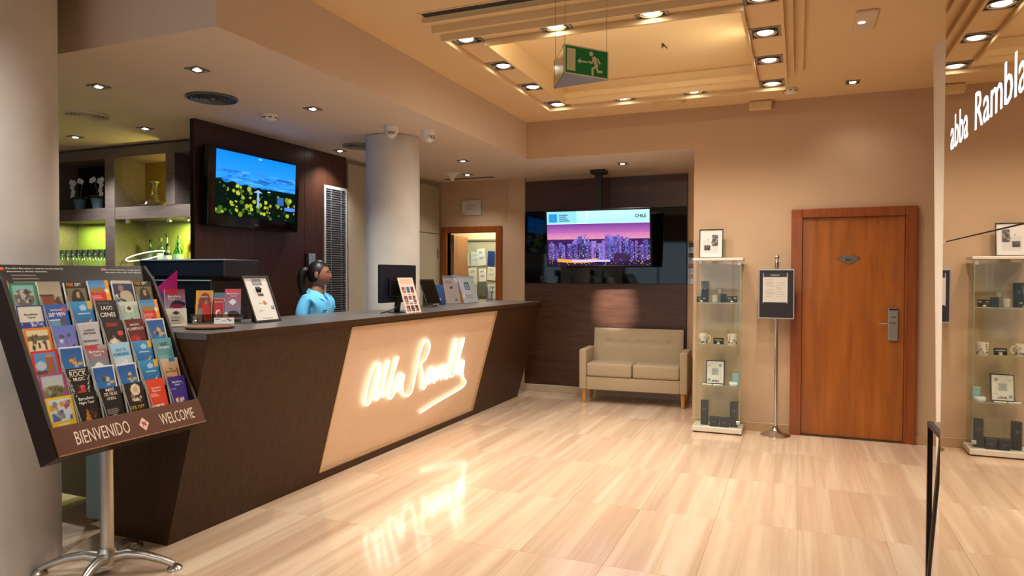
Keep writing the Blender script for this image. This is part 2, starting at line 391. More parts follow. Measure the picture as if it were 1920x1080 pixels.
# back office behind the doorway
m = MB(); m.box(-5.3, -3.2, 9.62, 9.7, 0, 2.8); m.box(-5.4, -5.3, 8.55, 9.7, 0, 2.8); m.box(-3.3, -3.2, 8.55, 9.6, 0, 2.8); m.box(-5.3, -3.2, 8.55, 9.7, 2.7, 2.8); m.box(-5.3, -3.2, 8.6, 9.7, -.1, 0)
struct(m.build('wall_office', pm('office_wall', 'd0c79d', .8, var=.02)))
# baseboards
struct(bx('baseboard_right', pm('stone_skirting', 'b9976d', .3), -.985, -.066, YB-.015, YB, 0, .085, bev=.003))
struct(bx('baseboard_right_end', pm('stone_skirting', 'b9976d', .3), .97, 2.6, YB-.015, YB, 0, .085, bev=.003))
struct(bx('baseboard_back', pm('stone_skirting_pale', 'b5a690', .3), -3.55, -.97, YN-.05, YN-.031, 0, .09, bev=.003))
# dark panel wall with the television, and its seams
dw = struct(MB().box(-4.60, -4.57, 4.24, 6.29, 0, ZS).build('trim_2', M_BLACK), 'dark wenge panelled wall behind the reception')
for a, b in ((4.24, 4.92), (4.92, 5.60), (5.60, 6.29)):
    MB().box(-4.57, -4.55, a+.0015, b-.0015, 0, ZS, .001).build('panel', M_DARKW2, dw)
# niche panelling: upper, black glass band, lower
nw = struct(MB().box(-3.29, -1.225, 8.44, 8.449, .1, 2.715).build('trim_3', M_BLACK), 'dark niche panelling behind the sofa with a black glass band')
for a, b in ((-3.285, -2.18), (-2.178, -1.228)): MB().box(a, b, 8.418, 8.44, 2.325, 2.715, .002).build('panel', M_DARKW, nw)
MB().box(-3.285, -1.228, 8.418, 8.44, .1, 1.4, .002).build('panel', M_DARKW, nw)
MB().box(-3.29, -1.232, 8.412, 8.44, 1.402, 2.323, .001).build('glass_panel', M_BLACKG, nw)
# pillars
struct(MB().lathe([(.4, 0), (.4, ZC)], (-3.904, 2.191, 0), 64).build('trim_4', M_PLAST, smooth=40), 'round plaster pillar at the left beside the brochure stand')
struct(MB().lathe([(.247, 0), (.247, ZS-.005)], (-3.497, 5.553, 0), 48).build('trim_5', M_PLAST, smooth=40), 'round plaster pillar rising behind the reception counter')
struct(MB().lathe([(.243, 0), (.30, ZC)], (1.19, 5.83, 0), 48).build('trim_6', pm('white_plaster', 'ddd5c9', .7, var=.03), smooth=40), 'pale round pillar beyond the end of the mirror')
# mirror wall on the right with glowing letters
mw = struct(MB().box(.437, .475, -2.2, 2.6, 0, ZC).build('wall_mirror', M_BLACK), 'mirror clad wall at the right edge')
M_MIRR = pm('mirror', 'd8cdbf', .015, 1.0, var=.0)
MB().box(.43, .437, -2.2, 2.598, .0, 1.608).build('mirror_panel', M_MIRR, mw)
MB().box(.43, .437, -2.2, 2.598, 1.612, ZC).build('mirror_panel', M_MIRR, mw)
sg = thing('illuminated_sign', 'white glowing abba Rambla letters mounted on the mirror wall', 'sign', (.43, 2.1, 1.885))
for s_, y, w in (('abba', 2.497, .235), ('Rambla', 2.178, .455)):
    text(s_, frame_mat((.4297, y, 1.887), (0, -1, 0), (0, 0, 1)), w, .099, M_SIGN, sg, .0005, .0, name='letters', align='LEFT')

# ================================================================== CEILING FITTINGS
def rectring(m, o, i, z0, z1):
    (ox0, ox1, oy0, oy1), (ix0, ix1, iy0, iy1) = o, i
    m.box(ox0, ox1, oy0, iy0, z0, z1); m.box(ox0, ox1, iy1, oy1, z0, z1); m.box(ox0, ix0, iy0, iy1, z0, z1); m.box(ix1, ox1, iy0, iy1, z0, z1)
cf = thing('ceiling_light_frame', 'square stepped plaster light frame hanging under the main ceiling', 'ceiling frame', (-1.15, 5.15, 3.05))
m = MB(); rectring(m, (-2.281, .02, 3.968, 6.10), (-2.0, -.3, 4.25, 6.05), 3.135, 3.17); m.build('outer_step', M_CEIL, cf)
m = MB(); rectring(m, (-2.25, -.045, 4.041, 6.0), (-2.0, -.3, 4.25, 5.95), 3.09, 3.135); m.build('inner_step', M_CEIL, cf)
m = MB(); rectring(m, (-2.205, -.095, 4.09, 6.235), (-1.976, -.311, 4.281, 6.019), 3.092, 3.17); m.build('channel', M_CEIL, cf)
m = MB(); rectring(m, (-2.205, -.095, 4.09, 6.235), (-2.185, -.115, 4.11, 6.215), 3.05, 3.092); m.build('outer_lip', M_CEIL, cf)
m = MB(); rectring(m, (-1.975, -.312, 4.282, 6.018), (-1.957, -.33, 4.30, 6.0), 3.05, 3.222); m.build('inner_lip', M_CEIL, cf)
def fitting(name, label, x, y, z, s, group, lampmat, rz=0., ring=True):
    """square recessed spotlight: trim frame, black box, reflector ring, lamp"""
    t = thing(name, label, 'light', (x, y, z), rz, group)
    m = MB(); h = s/2; rectring(m, (-h, h, -h, h), (-h*.8, h*.8, -h*.8, h*.8), -.008, 0); m.build('trim_frame', M_STEEL, t, True)
    MB().box(-h*.8, h*.8, -h*.8, h*.8, -.003, 0).build('housing', M_BLACK, t, True)
    if ring:
        MB().lathe([(h*.72, -.004), (h*.74, -.012), (h*.66, -.014), (h*.55, -.008), (h*.40, -.005)], seg=20, cap=False).build('reflector', M_CHROME, t, True, 50)
        MB().lathe([(h*.5, -.007), (h*.3, -.016), (0, -.019)], seg=14, cap=False).build('bulb', lampmat, t, True, 60)
    else:
        MB().lathe([(h*.62, -.004), (h*.60, -.009), (h*.5, -.007)], seg=16, cap=False).build('reflector', M_CHROME, t, True, 50)
        MB().lathe([(h*.52, -.006), (h*.3, -.012), (0, -.014)], seg=12, cap=False).build('bulb', lampmat, t, True, 60)
    return t
RL = ['near left corner of the square ceiling frame', 'near side of the ceiling frame, second from its left corner', 'near side of the ceiling frame, third from its left corner',
      'near right corner of the square ceiling frame', 'left side of the ceiling frame, second from the near corner', 'left side of the ceiling frame, third from the near corner',
      'far left corner of the square ceiling frame', 'far side of the ceiling frame, second from its left corner', 'far side of the ceiling frame, third from its left corner',
      'right side of the ceiling frame, second from the near corner', 'right side of the ceiling frame, third from the near corner', 'far right corner of the square ceiling frame']
for (x, y), l in zip(RING, RL):
    fitting('ring_downlight', 'square spotlight in the '+l, x, y, 3.092, .2, 'spotlights set in the ceiling frame', M_LAMP)
for (x, y, k), l in zip(SOFF, ['soffit above the near end of the counter', 'soffit between the round vent and the pillar', 'soffit above the far end of the counter',
                               'soffit in front of the office door', 'niche soffit above the hanging television', 'soffit beside the top of the louvred grille']):
    fitting('soffit_downlight', 'small square downlight in the '+l, x, y, ZS, .105, 'downlights in the soffit', M_LAMP, ring=False)
for (x, y), l in zip(COOLS, ['soffit near the left pillar, white glare', 'soffit in front of the left end of the bar shelving', 'soffit in front of the right end of the bar shelving']):
    fitting('bar_downlight', 'small square downlight in the '+l, x, y, ZS, .105, 'downlights in the soffit', M_LAMPC, ring=False)
fitting('ceiling_downlight', 'small square downlight in the main ceiling above the cherry door', .415, 6.64, ZC, .11, None, M_LAMP, ring=False)
def vent(label, x, y, z, r, mat, glow=None):
    t = thing('ceiling_vent', label, 'vent', (x, y, z))
    MB().lathe([(r, 0), (r, -.01), (r*.93, -.016), (r*.9, -.004)], seg=40, cap=False).build('rim', mat, t, True, 40)
    MB().lathe([(r*.92, -.002), (0, -.002)], seg=40, cap=False).build('back_plate', M_BLACK if glow is None else mat, t, True)
    for i, k in enumerate((.78, .6, .43, .27)):
        MB().lathe([(r*k, -.004), (r*(k+.07), -.016), (r*(k+.05), -.018), (r*(k-.02), -.007)], seg=36, cap=False).build('ring', mat, t, True, 40)
    MB().lathe([(r*.14, -.006), (r*.1, -.02), (0, -.022)], seg=20, cap=False).build('hub', mat, t, True, 40)
vent('round dark metal air vent in the soffit above the counter', -3.905, 3.80, ZS, .175, pm('vent_metal', '70706f', .35, .7))
vent('round soffit coloured air vent near the left pillar', -5.25, 3.83, ZS, .16, M_SOFF)
vent('round beige air vent in the ceiling behind the light frame', -1.144, 6.68, ZC, .16, M_CEIL, 1)
vent('round vent half hidden by the counter pillar top', -4.0, 5.75, ZS, .17, pm('vent_metal_pale', '8d8680', .4, .4))
sl = thing('linear_air_slot', 'long dark air slot in the ceiling before the light frame', 'vent', (-1.2, 3.93, ZC))
bx('slot', pm('slot_dark', '15181d', .6), -2.25, -.1, 3.89, 3.955, ZC-.004, ZC+.001, sl)
bx('edge', M_CEIL, -2.27, -.1, 3.955, 3.965, ZC-.01, ZC, sl); bx('edge', M_CEIL, -2.27, -.1, 3.88, 3.89, ZC-.006, ZC, sl)
as_ = thing('air_slot', 'narrow dark air slot in the soffit over the office door', 'vent', (-4.0, 8.2, ZS))
bx('slot', pm('slot_dark', '15181d', .6), -4.35, -3.65, 8.17, 8.22, ZS-.004, ZS+.001, as_); bx('edge', M_SOFF, -4.37, -3.63, 8.22, 8.235, ZS-.008, ZS, as_)
def detector(label, x, y, z, s=1.):
    t = thing('smoke_detector', label, 'detector', (x, y, z))
    MB().lathe([(.055*s, 0), (.057*s, -.012*s), (.05*s, -.03*s), (.03*s, -.042*s), (0, -.044*s)], seg=24).build('body', M_WHITE, t, True, 40)
    m = MB()
    for k in range(8):
        a = k*math.pi/4; m.box(-.008*s, .008*s, -.0565*s, -.045*s, -.027*s, -.021*s, M=Matrix.Rotation(a, 4, 'Z'))
    m.build('slit', M_BLACK, t, True)
detector('white smoke detector on the soffit before the dark panel wall', -3.90, 4.38, ZS, 1.15)
detector('white smoke detector at the far right corner of the light frame', -.082, 6.68, ZC, 1.1)
hd = thing('ceiling_siren', 'white funnel shaped detector under the soffit near the office door', 'detector', (-3.99, 7.7, ZS))
MB().lathe([(.085, 0), (.085, -.012), (.06, -.035), (.03, -.06), (.022, -.1), (.0, -.105)], seg=24).build('funnel', M_WHITE, hd, True, 45)
MB().lathe([(.1, 0), (.1, -.006), (.085, -.006)], seg=24).build('base_plate', M_WHITE, hd, True, 45)
el = thing('emergency_light', 'flat white emergency light on the ceiling with bluish glow', 'light', (.385, 5.06, ZC))
bx('body', pm('emergency_body', 'd9c7ad', .4), -.066, .066, -.18, .18, -.02, 0, el, .006, True)
MB().lathe([(.022, -.0215), (.012, -.024), (0, -.0245)], (-.02, 0, 0), 14, cap=False).build('led', emis('led_blue', 'cfe2ff', 6), el, True)
wb = thing('ceiling_box', 'small beige junction box on wall below ceiling right of frame', 'box', (-.35, YB, 3.12))
bx('cover', M_CEIL, -.45, -.25, YB-.09, YB, 3.09, 3.165, wb, .006)
MB().box(-.452, -.248, YB-.094, YB-.09, 3.10, 3.155, .003).build('lid', M_CEIL, wb)
cp = thing('cable_stub', 'bare cable ends hanging from the recess ceiling', 'cable', (-.95, 5.2, 3.22))
for dx, dy in ((0, 0), (.02, .01), (.01, -.02)):
    MB().tube([(dx*.3, dy*.3, 0), (dx, dy, -.02), (dx*1.8, dy*1.5, -.035)], .004, 6).build('wire', M_BLACK, cp, True)
# CCTV domes on the pillar
def cctv(label, x, y, rz):
    t = thing('dome_camera', label, 'camera', (x, y, ZS), rz)
    MB().lathe([(.062, 0), (.062, -.018), (.056, -.045), (.047, -.06), (0, -.062)], seg=24).build('housing', M_WHITE, t, True, 40)
    Q = Matrix.Translation((.014, 0, -.062)) @ Matrix.Rotation(R(62), 4, 'Y')
    m = MB(); m.ball((.014, 0, -.062), .043, 20, 14); m.build('eyeball', M_WHITE, t, True, 60)
    MB().lathe([(.036, .030), (.034, .0385), (0, .0385)], seg=20, M=Q).build('face_ring', pm('camera_face', 'b9b6b2', .4), t, True, 30)
    MB().lathe([(.017, .039), (.016, .043), (0, .0435)], (-.004, 0, 0), 16, M=Q).build('lens', M_BLACKG, t, True, 30)
    for s_ in (-1, 1): MB().lathe([(.006, .039), (.005, .042), (0, .042)], (.021, .015*s_, 0), 10, M=Q).build('infrared_led', M_BLACKG, t, True)
cctv('white dome camera on the left of the counter pillar top', -3.235, 5.115, R(-58))
cctv('white dome camera on the right of the counter pillar top', -3.03, 5.39, R(-20))
# hanging exit sign: triangular prism
ex = thing('exit_sign', 'green three sided running man exit sign hung on wires', 'sign', (-1.13, 3.6, 2.553))
A, B, D = Vector((-1.136, 3.450, 0)), Vector((-.958, 3.664, 0)), Vector((-1.28, 3.713, 0))
z0, z1 = 2.553, 2.704
gm = pm('exit_green', '07904c', .35, var=.03); cmx = pm('exit_cream', 'd3c894', .4, var=.02, emit=.08)
MB().prism([(A.x, A.y), (B.x, B.y), (D.x, D.y)], 'z', z0+.001, z1-.001).build('body', pm('exit_body', '8f98a6', .3, .3), ex)
def exit_face(p, q, green):
    r = (q-p).normalized(); L_ = (q-p).length; M = frame_mat((p.x, p.y, z0), r, (0, 0, 1)); H_ = z1-z0
    f = MB()
    for a in ((0, L_, 0, .006), (0, L_, H_-.006, H_), (0, .006, 0, H_), (L_-.006, L_, 0, H_)):
        f.box(a[0], a[1], a[2], a[3], .0005, .004, M=M)
    f.build('edge_trim', cmx if green else M_CHROME, ex)
    MB().box(.006, L_-.006, .006, H_-.006, .0002, .002, M=M).build('face', gm if green else pm('exit_side', '9aa38c', .12, .7), ex)
    if not green: return
    g = MB(); g.box(.016, .068, .018, H_-.018, .002, .003, M=M); g.build('door_symbol', cmx, ex)
    g = MB(); g.prism([(.092, .079), (.092, .071), (.142, .071), (.142, .079)], 'z', .002, .003, M=M); g.prism([(.08, .075), (.098, .089), (.098, .061)], 'z', .002, .003, M=M); g.build('arrow_symbol', cmx, ex)
    g = MB(); ox = .155
    def limb(pts, w):
        for a, b in zip(pts, pts[1:]):
            a, b = Vector((*a, 0)), Vector((*b, 0)); d = (b-a).normalized(); n = Vector((-d.y, d.x, 0))*w; e = d*w*.7
            g.prism([tuple((a+n-e)[:2]), tuple((b+n+e)[:2]), tuple((b-n+e)[:2]), tuple((a-n-e)[:2])], 'z', .002, .003, M=M)
    g.lathe([(.0125, .002), (.0125, .003)], (ox+.012, .122, 0), 14, M=M)
    limb([(ox+.03, .103), (ox+.047, .062)], .0105); limb([(ox+.03, .104), (ox+.055, .098), (ox+.068, .078)], .0045)
    limb([(ox+.026, .098), (ox+.018, .076), (ox-.003, .078)], .0045); limb([(ox+.044, .06), (ox+.056, .034), (ox+.08, .036)], .006); limb([(ox+.042, .058), (ox+.02, .044), (ox+.022, .014)], .006)
    g.build('running_figure', cmx, ex)
exit_face(A, B, True); exit_face(D, A, False); exit_face(B, D, False)
for p, k in ((A, .05), (B, .05), (D, .05)):
    c = (A+B+D)/3; q = p.lerp(c, k); MB().tube([(q.x, q.y, z1-.003), (q.x, q.y, ZC)], .0012, 5).build('wire', M_STEEL, ex)

# ================================================================== RECEPTION COUNTER
XT, ZT, XB = -2.885, 1.185, -3.205
ct = thing('reception_counter', 'long dark wenge reception counter with slanted front and glowing panel', 'counter', (-3.2, 5.35, 0))
def fx(z): return XB+(XT-XB)*z/ZT
th = .04
CY0, CY1 = 2.785, 7.94
# front boards left and right of the light panel and the strips above and below
def slant(y0, y1, za, zb, y0b=None, y1b=None, d0=0., d1=th):
    m = MB(); vs_ = []
    for d in (d0, d1):
        for y, z in ((y0, za), (y1, za), (y1b if y1b is not None else y1, zb), (y0b if y0b is not None else y0, zb)): vs_.append(m.bm.verts.new((fx(z)-d, y, z)))
    for f in ((0, 1, 2, 3), (7, 6, 5, 4), (0, 4, 5, 1), (1, 5, 6, 2), (2, 6, 7, 3), (3, 7, 4, 0)): m.bm.faces.new([vs_[i] for i in f])
    return m
PZ0, PZ1, PY0, PY1 = .065, 1.133, 4.068, 6.628
slant(CY0, PY0, 0, 1.15).build('front_board', M_COUNT, ct); slant(PY1, CY1, 0, 1.15).build('front_board', M_COUNT, ct)
slant(PY0, PY1, 0, PZ0).build('plinth_strip', M_COUNT, ct); slant(PY0, PY1, PZ1, 1.15).build('top_strip', M_COUNT, ct)
for a, b in ((CY0, CY0+.03), (CY1-.03, CY1)):
    MB().prism([(XB-.0405, 0), (fx(1.15)-.0405, 1.15), (-3.6, 1.15), (-3.73, 0)], 'y', a, b).build('end_board', M_COUNT, ct)
# worktop with a notch round the pillar
nt_ = [(XT, CY0-.004), (XT, CY1+.004), (-3.6, CY1+.004)]
PX, PY, PR = -3.497, 5.553, .251
ang = math.acos((3.6+PX)/PR)
pc_ = [(PX-PR*math.cos(a), PY+PR*math.sin(a)) for a in np.linspace(ang, 2*math.pi-ang, 24)]
pts = nt_+pc_+[(-3.6, CY0-.004)]
MB().prism(pts, 'z', 1.15, ZT).build('worktop', M_LEDGE, ct)
MB().prism([(XT+.003, 1.146), (XT+.003, ZT-.002), (XT-.02, ZT-.002), (XT-.02, 1.146)], 'y', CY0-.005, CY1+.005).build('edge_band', M_COUNT, ct)
pn = slant(PY0+.012, PY1-.012, PZ0+.012, PZ1-.012, d0=.018, d1=.03).build('light_panel', pm('light_panel', 'd4b596', .45, var=.02, emit=.03), ct)
for a in (slant(PY0, PY0+.012, PZ0, PZ1, d0=-.003, d1=.03), slant(PY1-.012, PY1, PZ0, PZ1, d0=-.003, d1=.03), slant(PY0, PY1, PZ0, PZ0+.012, d0=-.003, d1=.03), slant(PY0, PY1, PZ1-.012, PZ1, d0=-.003, d1=.03)):
    a.build('panel_frame', pm('panel_frame', 'b79a76', .2, .3), ct)
NEON = [(4.546,.822),(4.487,.795),(4.458,.719),(4.45,.598),(4.46,.528),(4.502,.492),(4.542,.526),(4.56,.643),(4.569,.754),(4.561,.811),(4.584,.702),(4.599,.574),(4.607,.522),(4.636,.514),(4.668,.556),(4.674,.69),(4.681,.797),(4.677,.823),(4.665,.792),(4.667,.678),(4.685,.547),(4.729,.53),(4.759,.568),(4.792,.712),(4.809,.814),(4.804,.837),(4.792,.81),(4.791,.687),(4.796,.536),(4.827,.491),(4.868,.507),(4.902,.579),(4.939,.68),(4.907,.658),(4.889,.587),(4.915,.537),(4.955,.557),(4.968,.669),(4.995,.551),(5.04,.49),(5.11,.466),(5.161,.484),(5.174,.538),(5.158,.706),(5.154,.857),(5.187,.929),(5.237,.939),(5.296,.892),(5.307,.835),(5.277,.768),(5.228,.728),(5.288,.647),(5.344,.541),(5.363,.488),(5.404,.503),(5.444,.598),(5.473,.67),(5.425,.637),(5.405,.56),(5.456,.524),(5.494,.584),(5.505,.663),(5.521,.559),(5.564,.52),(5.566,.648),(5.606,.532),(5.633,.664),(5.68,.529),(5.708,.67),(5.755,.541),(5.804,.531),(5.811,.655),(5.8,.86),(5.821,.9),(5.829,.842),(5.828,.683),(5.838,.553),(5.91,.527),(5.937,.57),(5.925,.81),(5.96,.884),(5.967,.895),(5.972,.837),(5.969,.698),(6.002,.554),(6.05,.548),(6.092,.661),(6.047,.634),(6.045,.556),(6.096,.526),(6.105,.643),(6.132,.529),(6.199,.464),(6.256,.432),(6.24,.39),(6.1,.359),(5.792,.319),(5.607,.291),(5.428,.26)]
def smooth_path(P, n=4):
    P = [np.array(p, float) for p in P]; out = []
    for i in range(len(P)-1):
        a, b, c, d = P[max(0, i-1)], P[i], P[i+1], P[min(len(P)-1, i+2)]
        for k in range(n):
            t = k/n; out.append(.5*((2*b)+(c-a)*t+(2*a-5*b+4*c-d)*t*t+(3*b-a-3*c+d)*t**3))
    return out+[P[-1]]
MB().tube([(fx(z)+.004, y, z) for y, z in smooth_path(NEON, 4)], .0058, 7).build('neon_lettering', M_NEON, pn, smooth=60)

# ================================================================== ITEMS ON THE COUNTER
def slab_item(name, label, cat, base, width, height, lean, rz, art, edge, thick=.006, group=None, back=None):
    """leaning rectangular card/frame: base mid point, facing +X turned by rz, leaning back by lean radians"""
    t = thing(name, label, cat, base, rz, group)
    up = (-math.sin(lean), 0, math.cos(lean))
    M = frame_mat((0, 0, .001), (0, 1, 0), up)
    return t, wm(t) @ M
# leaflet in a white holder
a = Art(24, 48, 'd9d3c9'); a.rect(0, .48, 1, 1, '6d7f9c').grad(0, .48, 1, 1, '8d90a6', '7f2d45').rect(0, .86, .62, 1, 'b0283c').ell(.62, .58, .36, .11, '1d1c2c').ell(.55, .54, .35, .06, '7c2340').tri((.5, .42), (.3, .36), (.7, .36), '3a3a3a').tri((.5, .30), (.3, .36), (.7, .36), '3a3a3a').lines(.25, .06, .85, .26, 3, '6b655e')
t, M = slab_item('leaflet_holder', 'white leaflet holder with red and purple leaflet at the counter corner', 'holder', (-3.437, 3.063, ZT), .12, .22, R(8), R(-22), a, None)
MB().box(-.062, .062, 0, .11, -.03, .002, .002, M=M).build('pocket', M_PAPER, t)
sheet('leaflet', a, .115, .225, M @ Matrix.Translation((0, .002, .0035)), t, .012)
MB().box(-.058, .058, 0, .006, .002, .02, M=M).build('lip', M_PAPER, t)
text('Barcelona', M @ Matrix.Translation((-.005, .176, .004)), .075, .013, M_WHITE, t, .0004, .01); text('Card', M @ Matrix.Translation((-.022, .160, .004)), .034, .012, M_WHITE, t, .0004, .01)
# acrylic holder with three leaflets
hc = Vector((-3.446, 3.388, ZT)); hd_ = R(-56)
hl = thing('acrylic_leaflet_holder', 'clear brown acrylic holder with three leaflet pockets on the counter', 'holder', hc, hd_)
m = MB(); m.box(-.05, .05, -.15, .15, 0, .008, .002); m.box(-.05, -.045, -.15, .15, .008, .12); m.build('base', M_ACRY, hl, True)
MB().box(.045, .05, -.15, .15, .008, .062).build('front_lip', glassy('acrylic_smoke', (.55, .50, .42), .1), hl, True)
for y in (-.15, -.03, .03, .146): MB().box(-.045, .045, y, y+.004, .008, .055).build('divider', M_ACRY, hl, True)
def leaf(name, label, y, w, h, art, x=0., lines=(), grp=None):
    up = Vector((-math.sin(R(10)), 0, math.cos(R(10))))
    M = Matrix.Translation(hc) @ Matrix.Rotation(hd_, 4, 'Z') @ frame_mat((x, y, .010), (0, 1, 0), up)
    o = sheet(name, art, w, h, M, None, .010); tag(o, label, 'leaflet', grp)
    for s_, yy, ww, hh, mt in lines: text(s_, M @ Matrix.Translation((0, yy, .0008)), ww, hh, mt, o, .0004, .01)
    return o
a = Art(26, 44, 'd08f1f'); a.ell(.55, .48, .40, .45, '7b1e12').rect(.15, 0, .95, .45, '7b1e12').ell(.6, .35, .25, .3, 'c3170f').ell(.62, .62, .08, .06, '9a7350').ell(.75, .15, .2, .12, 'd4231a').rect(.12, .18, .4, .42, '7d7a75').rect(.03, 0, .1, 1, 'e5a630')
leaf('leaflet', 'yellow leaflet with a red flamenco dress in the acrylic holder', -.085, .1, .205, a, lines=[('FLAMENCO', .158, .045, .010, M_WHITE)])
a = Art(20, 30, 'b5121b'); a.blobs(.4, .22, .65, .5, 7, ['e8e2dd'], .16).ell(.52, .36, .14, .1, 'b5121b').rect(0, 0, .06, 1, '8d0f16')
leaf('leaflet', 'small red leaflet with white flower emblem in the acrylic holder', .005, .062, .15, a, .01, lines=[('Barcelona', .125, .048, .009, M_WHITE)])
a = Art(20, 40, '50647a'); a.rect(0, .7, 1, .8, '8fa0b3')
leaf('leaflet', 'grey blue leaflet behind the small red one in the holder', .005, .085, .19, a, -.022)
a = Art(26, 44, '5a7fa8'); a.grad(0, 0, 1, 1, '6f8fb0', 'b0364f').rect(0, .88, 1, 1, 'c23b48').tri((.5, .7), (.25, .6), (.75, .6), 'dfe4ea').tri((.5, .5), (.25, .6), (.75, .6), 'dfe4ea').ell(.55, .2, .4, .14, '2c2130').ell(.55, .14, .42, .07, '7d2430').rect(0, 0, .2, .3, 'd8d2c8')
leaf('leaflet', 'tall blue and red leaflet with white diamond in the acrylic holder', .088, .098, .215, a, lines=[('Barcelona', .178, .075, .012, M_WHITE), ('Card', .163, .035, .011, M_WHITE)])
a = Art(24, 14, 'e6e8ea'); a.rect(.06, .55, .28, .7, '8b8f96').blobs(.4, .3, .95, .75, 7, ['3c5a9a', '9a3c3c', '555', '7a8a9a'] if False else ['3c5a9a', '9a3c3c', '555555', '7a8a9a'], .07)
Mh = Matrix.Translation(hc) @ Matrix.Rotation(hd_, 4, 'Z')
cdM = Mh @ frame_mat((.056, .05, .001), (0, 1, 0), (-.16, 0, 1))
cd = sheet('logo_card', a, .12, .045, cdM, None, .002); tag(cd, 'small white card of payment symbols leaning on the acrylic holder', 'card')
# stamps in the holder end
st = thing('hand_stamp', 'small steel hand stamp at the left of acrylic holder', 'stamp', (-3.43, 3.19, ZT))
MB().lathe([(.013, 0), (.013, .03), (.009, .034), (.009, .05), (.011, .055), (0, .056)], seg=16).build('body', M_ALU, st, True, 40); MB().lathe([(.0135, .008), (.0135, .014)], seg=16).build('ring', M_CHROME, st, True)
sb = thing('glue_stick', 'white and green tube standing behind the leaflet holder', 'tube', (-3.52, 3.18, ZT))
MB().lathe([(.012, 0), (.012, .045), (.011, .046)], seg=14).build('body', pm('tube_green', '3f8b67', .4), sb, True, 40); MB().lathe([(.0125, .046), (.0125, .075), (0, .077)], seg=14).build('cap', M_WHITE, sb, True, 40)
# round wooden tray
tr = thing('round_tray', 'round wooden tray on the near corner of counter', 'tray', (-3.18, 3.07, ZT))
MB().lathe([(.0, 0), (.12, 0), (.135, .006), (.137, .014), (.130, .014), (.124, .008), (0, .008)], seg=40).build('dish', wood('tray_wood', '6a4631', '80563c', .4, (8, 8, 8)), tr, True, 50)
MB().lathe([(.1372, .010), (.139, .0145), (.131, .0152), (.1295, .0142)], seg=40, cap=False).build('rim', pm('tray_rim', '8f6a50', .35), tr, True, 50)
# magenta folder
mg = thing('magenta_folder', 'magenta and blue translucent folded sheet behind the leaflet holder', 'folder', (-3.62, 3.14, ZT), R(-30))
for pts_, mt in (([(-.08, 0), (.07, 0), (.07, .34), (-.08, .2)], pm('folder_magenta', 'a01f66', .3)), ([(-.08, 0), (.05, 0), (.05, .22), (-.08, .19)], pm('folder_violet', '56367e', .3))):
    MB().prism(pts_, 'x', -.002 if mt.name.endswith('magenta') else .004, .001 if mt.name.endswith('magenta') else .006).build('leaf', mt, mg, True)
# dark framed menu stand
a = Art(40, 64, 'd4d1cc'); a.rect(.32, .82, .72, .97, '77757c').rect(.36, .86, .68, .90, '9a98a0').rect(.42, .56, .66, .63, '30222a').rect(.44, .575, .52, .615, 'b03a4a').ell(.6, .40, .08, .05, 'b5653f').rect(.35, .385, .47, .405, '6d6a68').rect(.8, .25, .93, .33, '2c3c8c').rect(.84, .27, .89, .31, 'd4d1cc').rect(.3, .045, .75, .06, '8a8784')
for v in (.70, .51, .24): a.rect(.08, v, .92, v+.012, '9d9a96')
a.rect(.55, .735, .68, .75, '6d6a68').rect(.28, .22, .42, .235, '6d6a68')
t, M = slab_item('menu_frame', 'black framed price list leaning on the counter', 'frame', (-3.245, 3.622, ZT), .235, .325, R(22), 0, a, None)
m = MB()
for q in ((-.12, -.108, 0, .325), (.108, .12, 0, .325), (-.108, .108, 0, .012), (-.108, .108, .313, .325)): m.box(*q, 0, .012, M=M)
m.build('frame', M_BLACK, t); MB().box(-.115, .115, .003, .32, -.004, 0, M=M).build('backing', M_BLACK, t)
sheet('price_list', a, .216, .301, M @ Matrix.Translation((0, .012, .004)), t, .003)
MB().box(-.02, .02, 0, .006, -.0035, 0, M=Matrix.Translation((-.0, 0, 0))).bm.free()
MB().prism([(-3.365, ZT), (-3.352, ZT), (-3.315, ZT+.22), (-3.335, ZT+.235)], 'y', 3.60, 3.64).build('strut', M_BLACK, t)
# monitor seen from behind
mo = thing('desk_monitor', 'black monitor seen from behind on counter before the pillar', 'monitor', (-3.115, 5.02, ZT), R(-4))
MB().box(-.012, .012, -.255, .255, .085, .40, .006, 2).build('screen_back', pm('monitor_back', '0e1424', .32), mo, True)
MB().box(.012, .03, -.14, .14, .13, .28, .01, 2).build('bulge', M_BLACK, mo, True)
MB().prism([(-.02, 0), (.0, 0), (.03, .2), (.012, .2)], 'y', -.03, .03).build('neck', M_BLACK, mo, True)
MB().lathe([(.075, 0), (.075, .006), (.04, .012), (0, .012)], (-.02, 0, 0), 28).build('foot', M_BLACK, mo, True, 40)
MB().tube(smooth_path([(.034, 0, .11), (.06, -.05, .09), (.09, -.14, .05), (.07, -.24, .02), (0.02, -.26, .005)]), .005, 6).build('cable', M_BLACK, mo, True, 60)
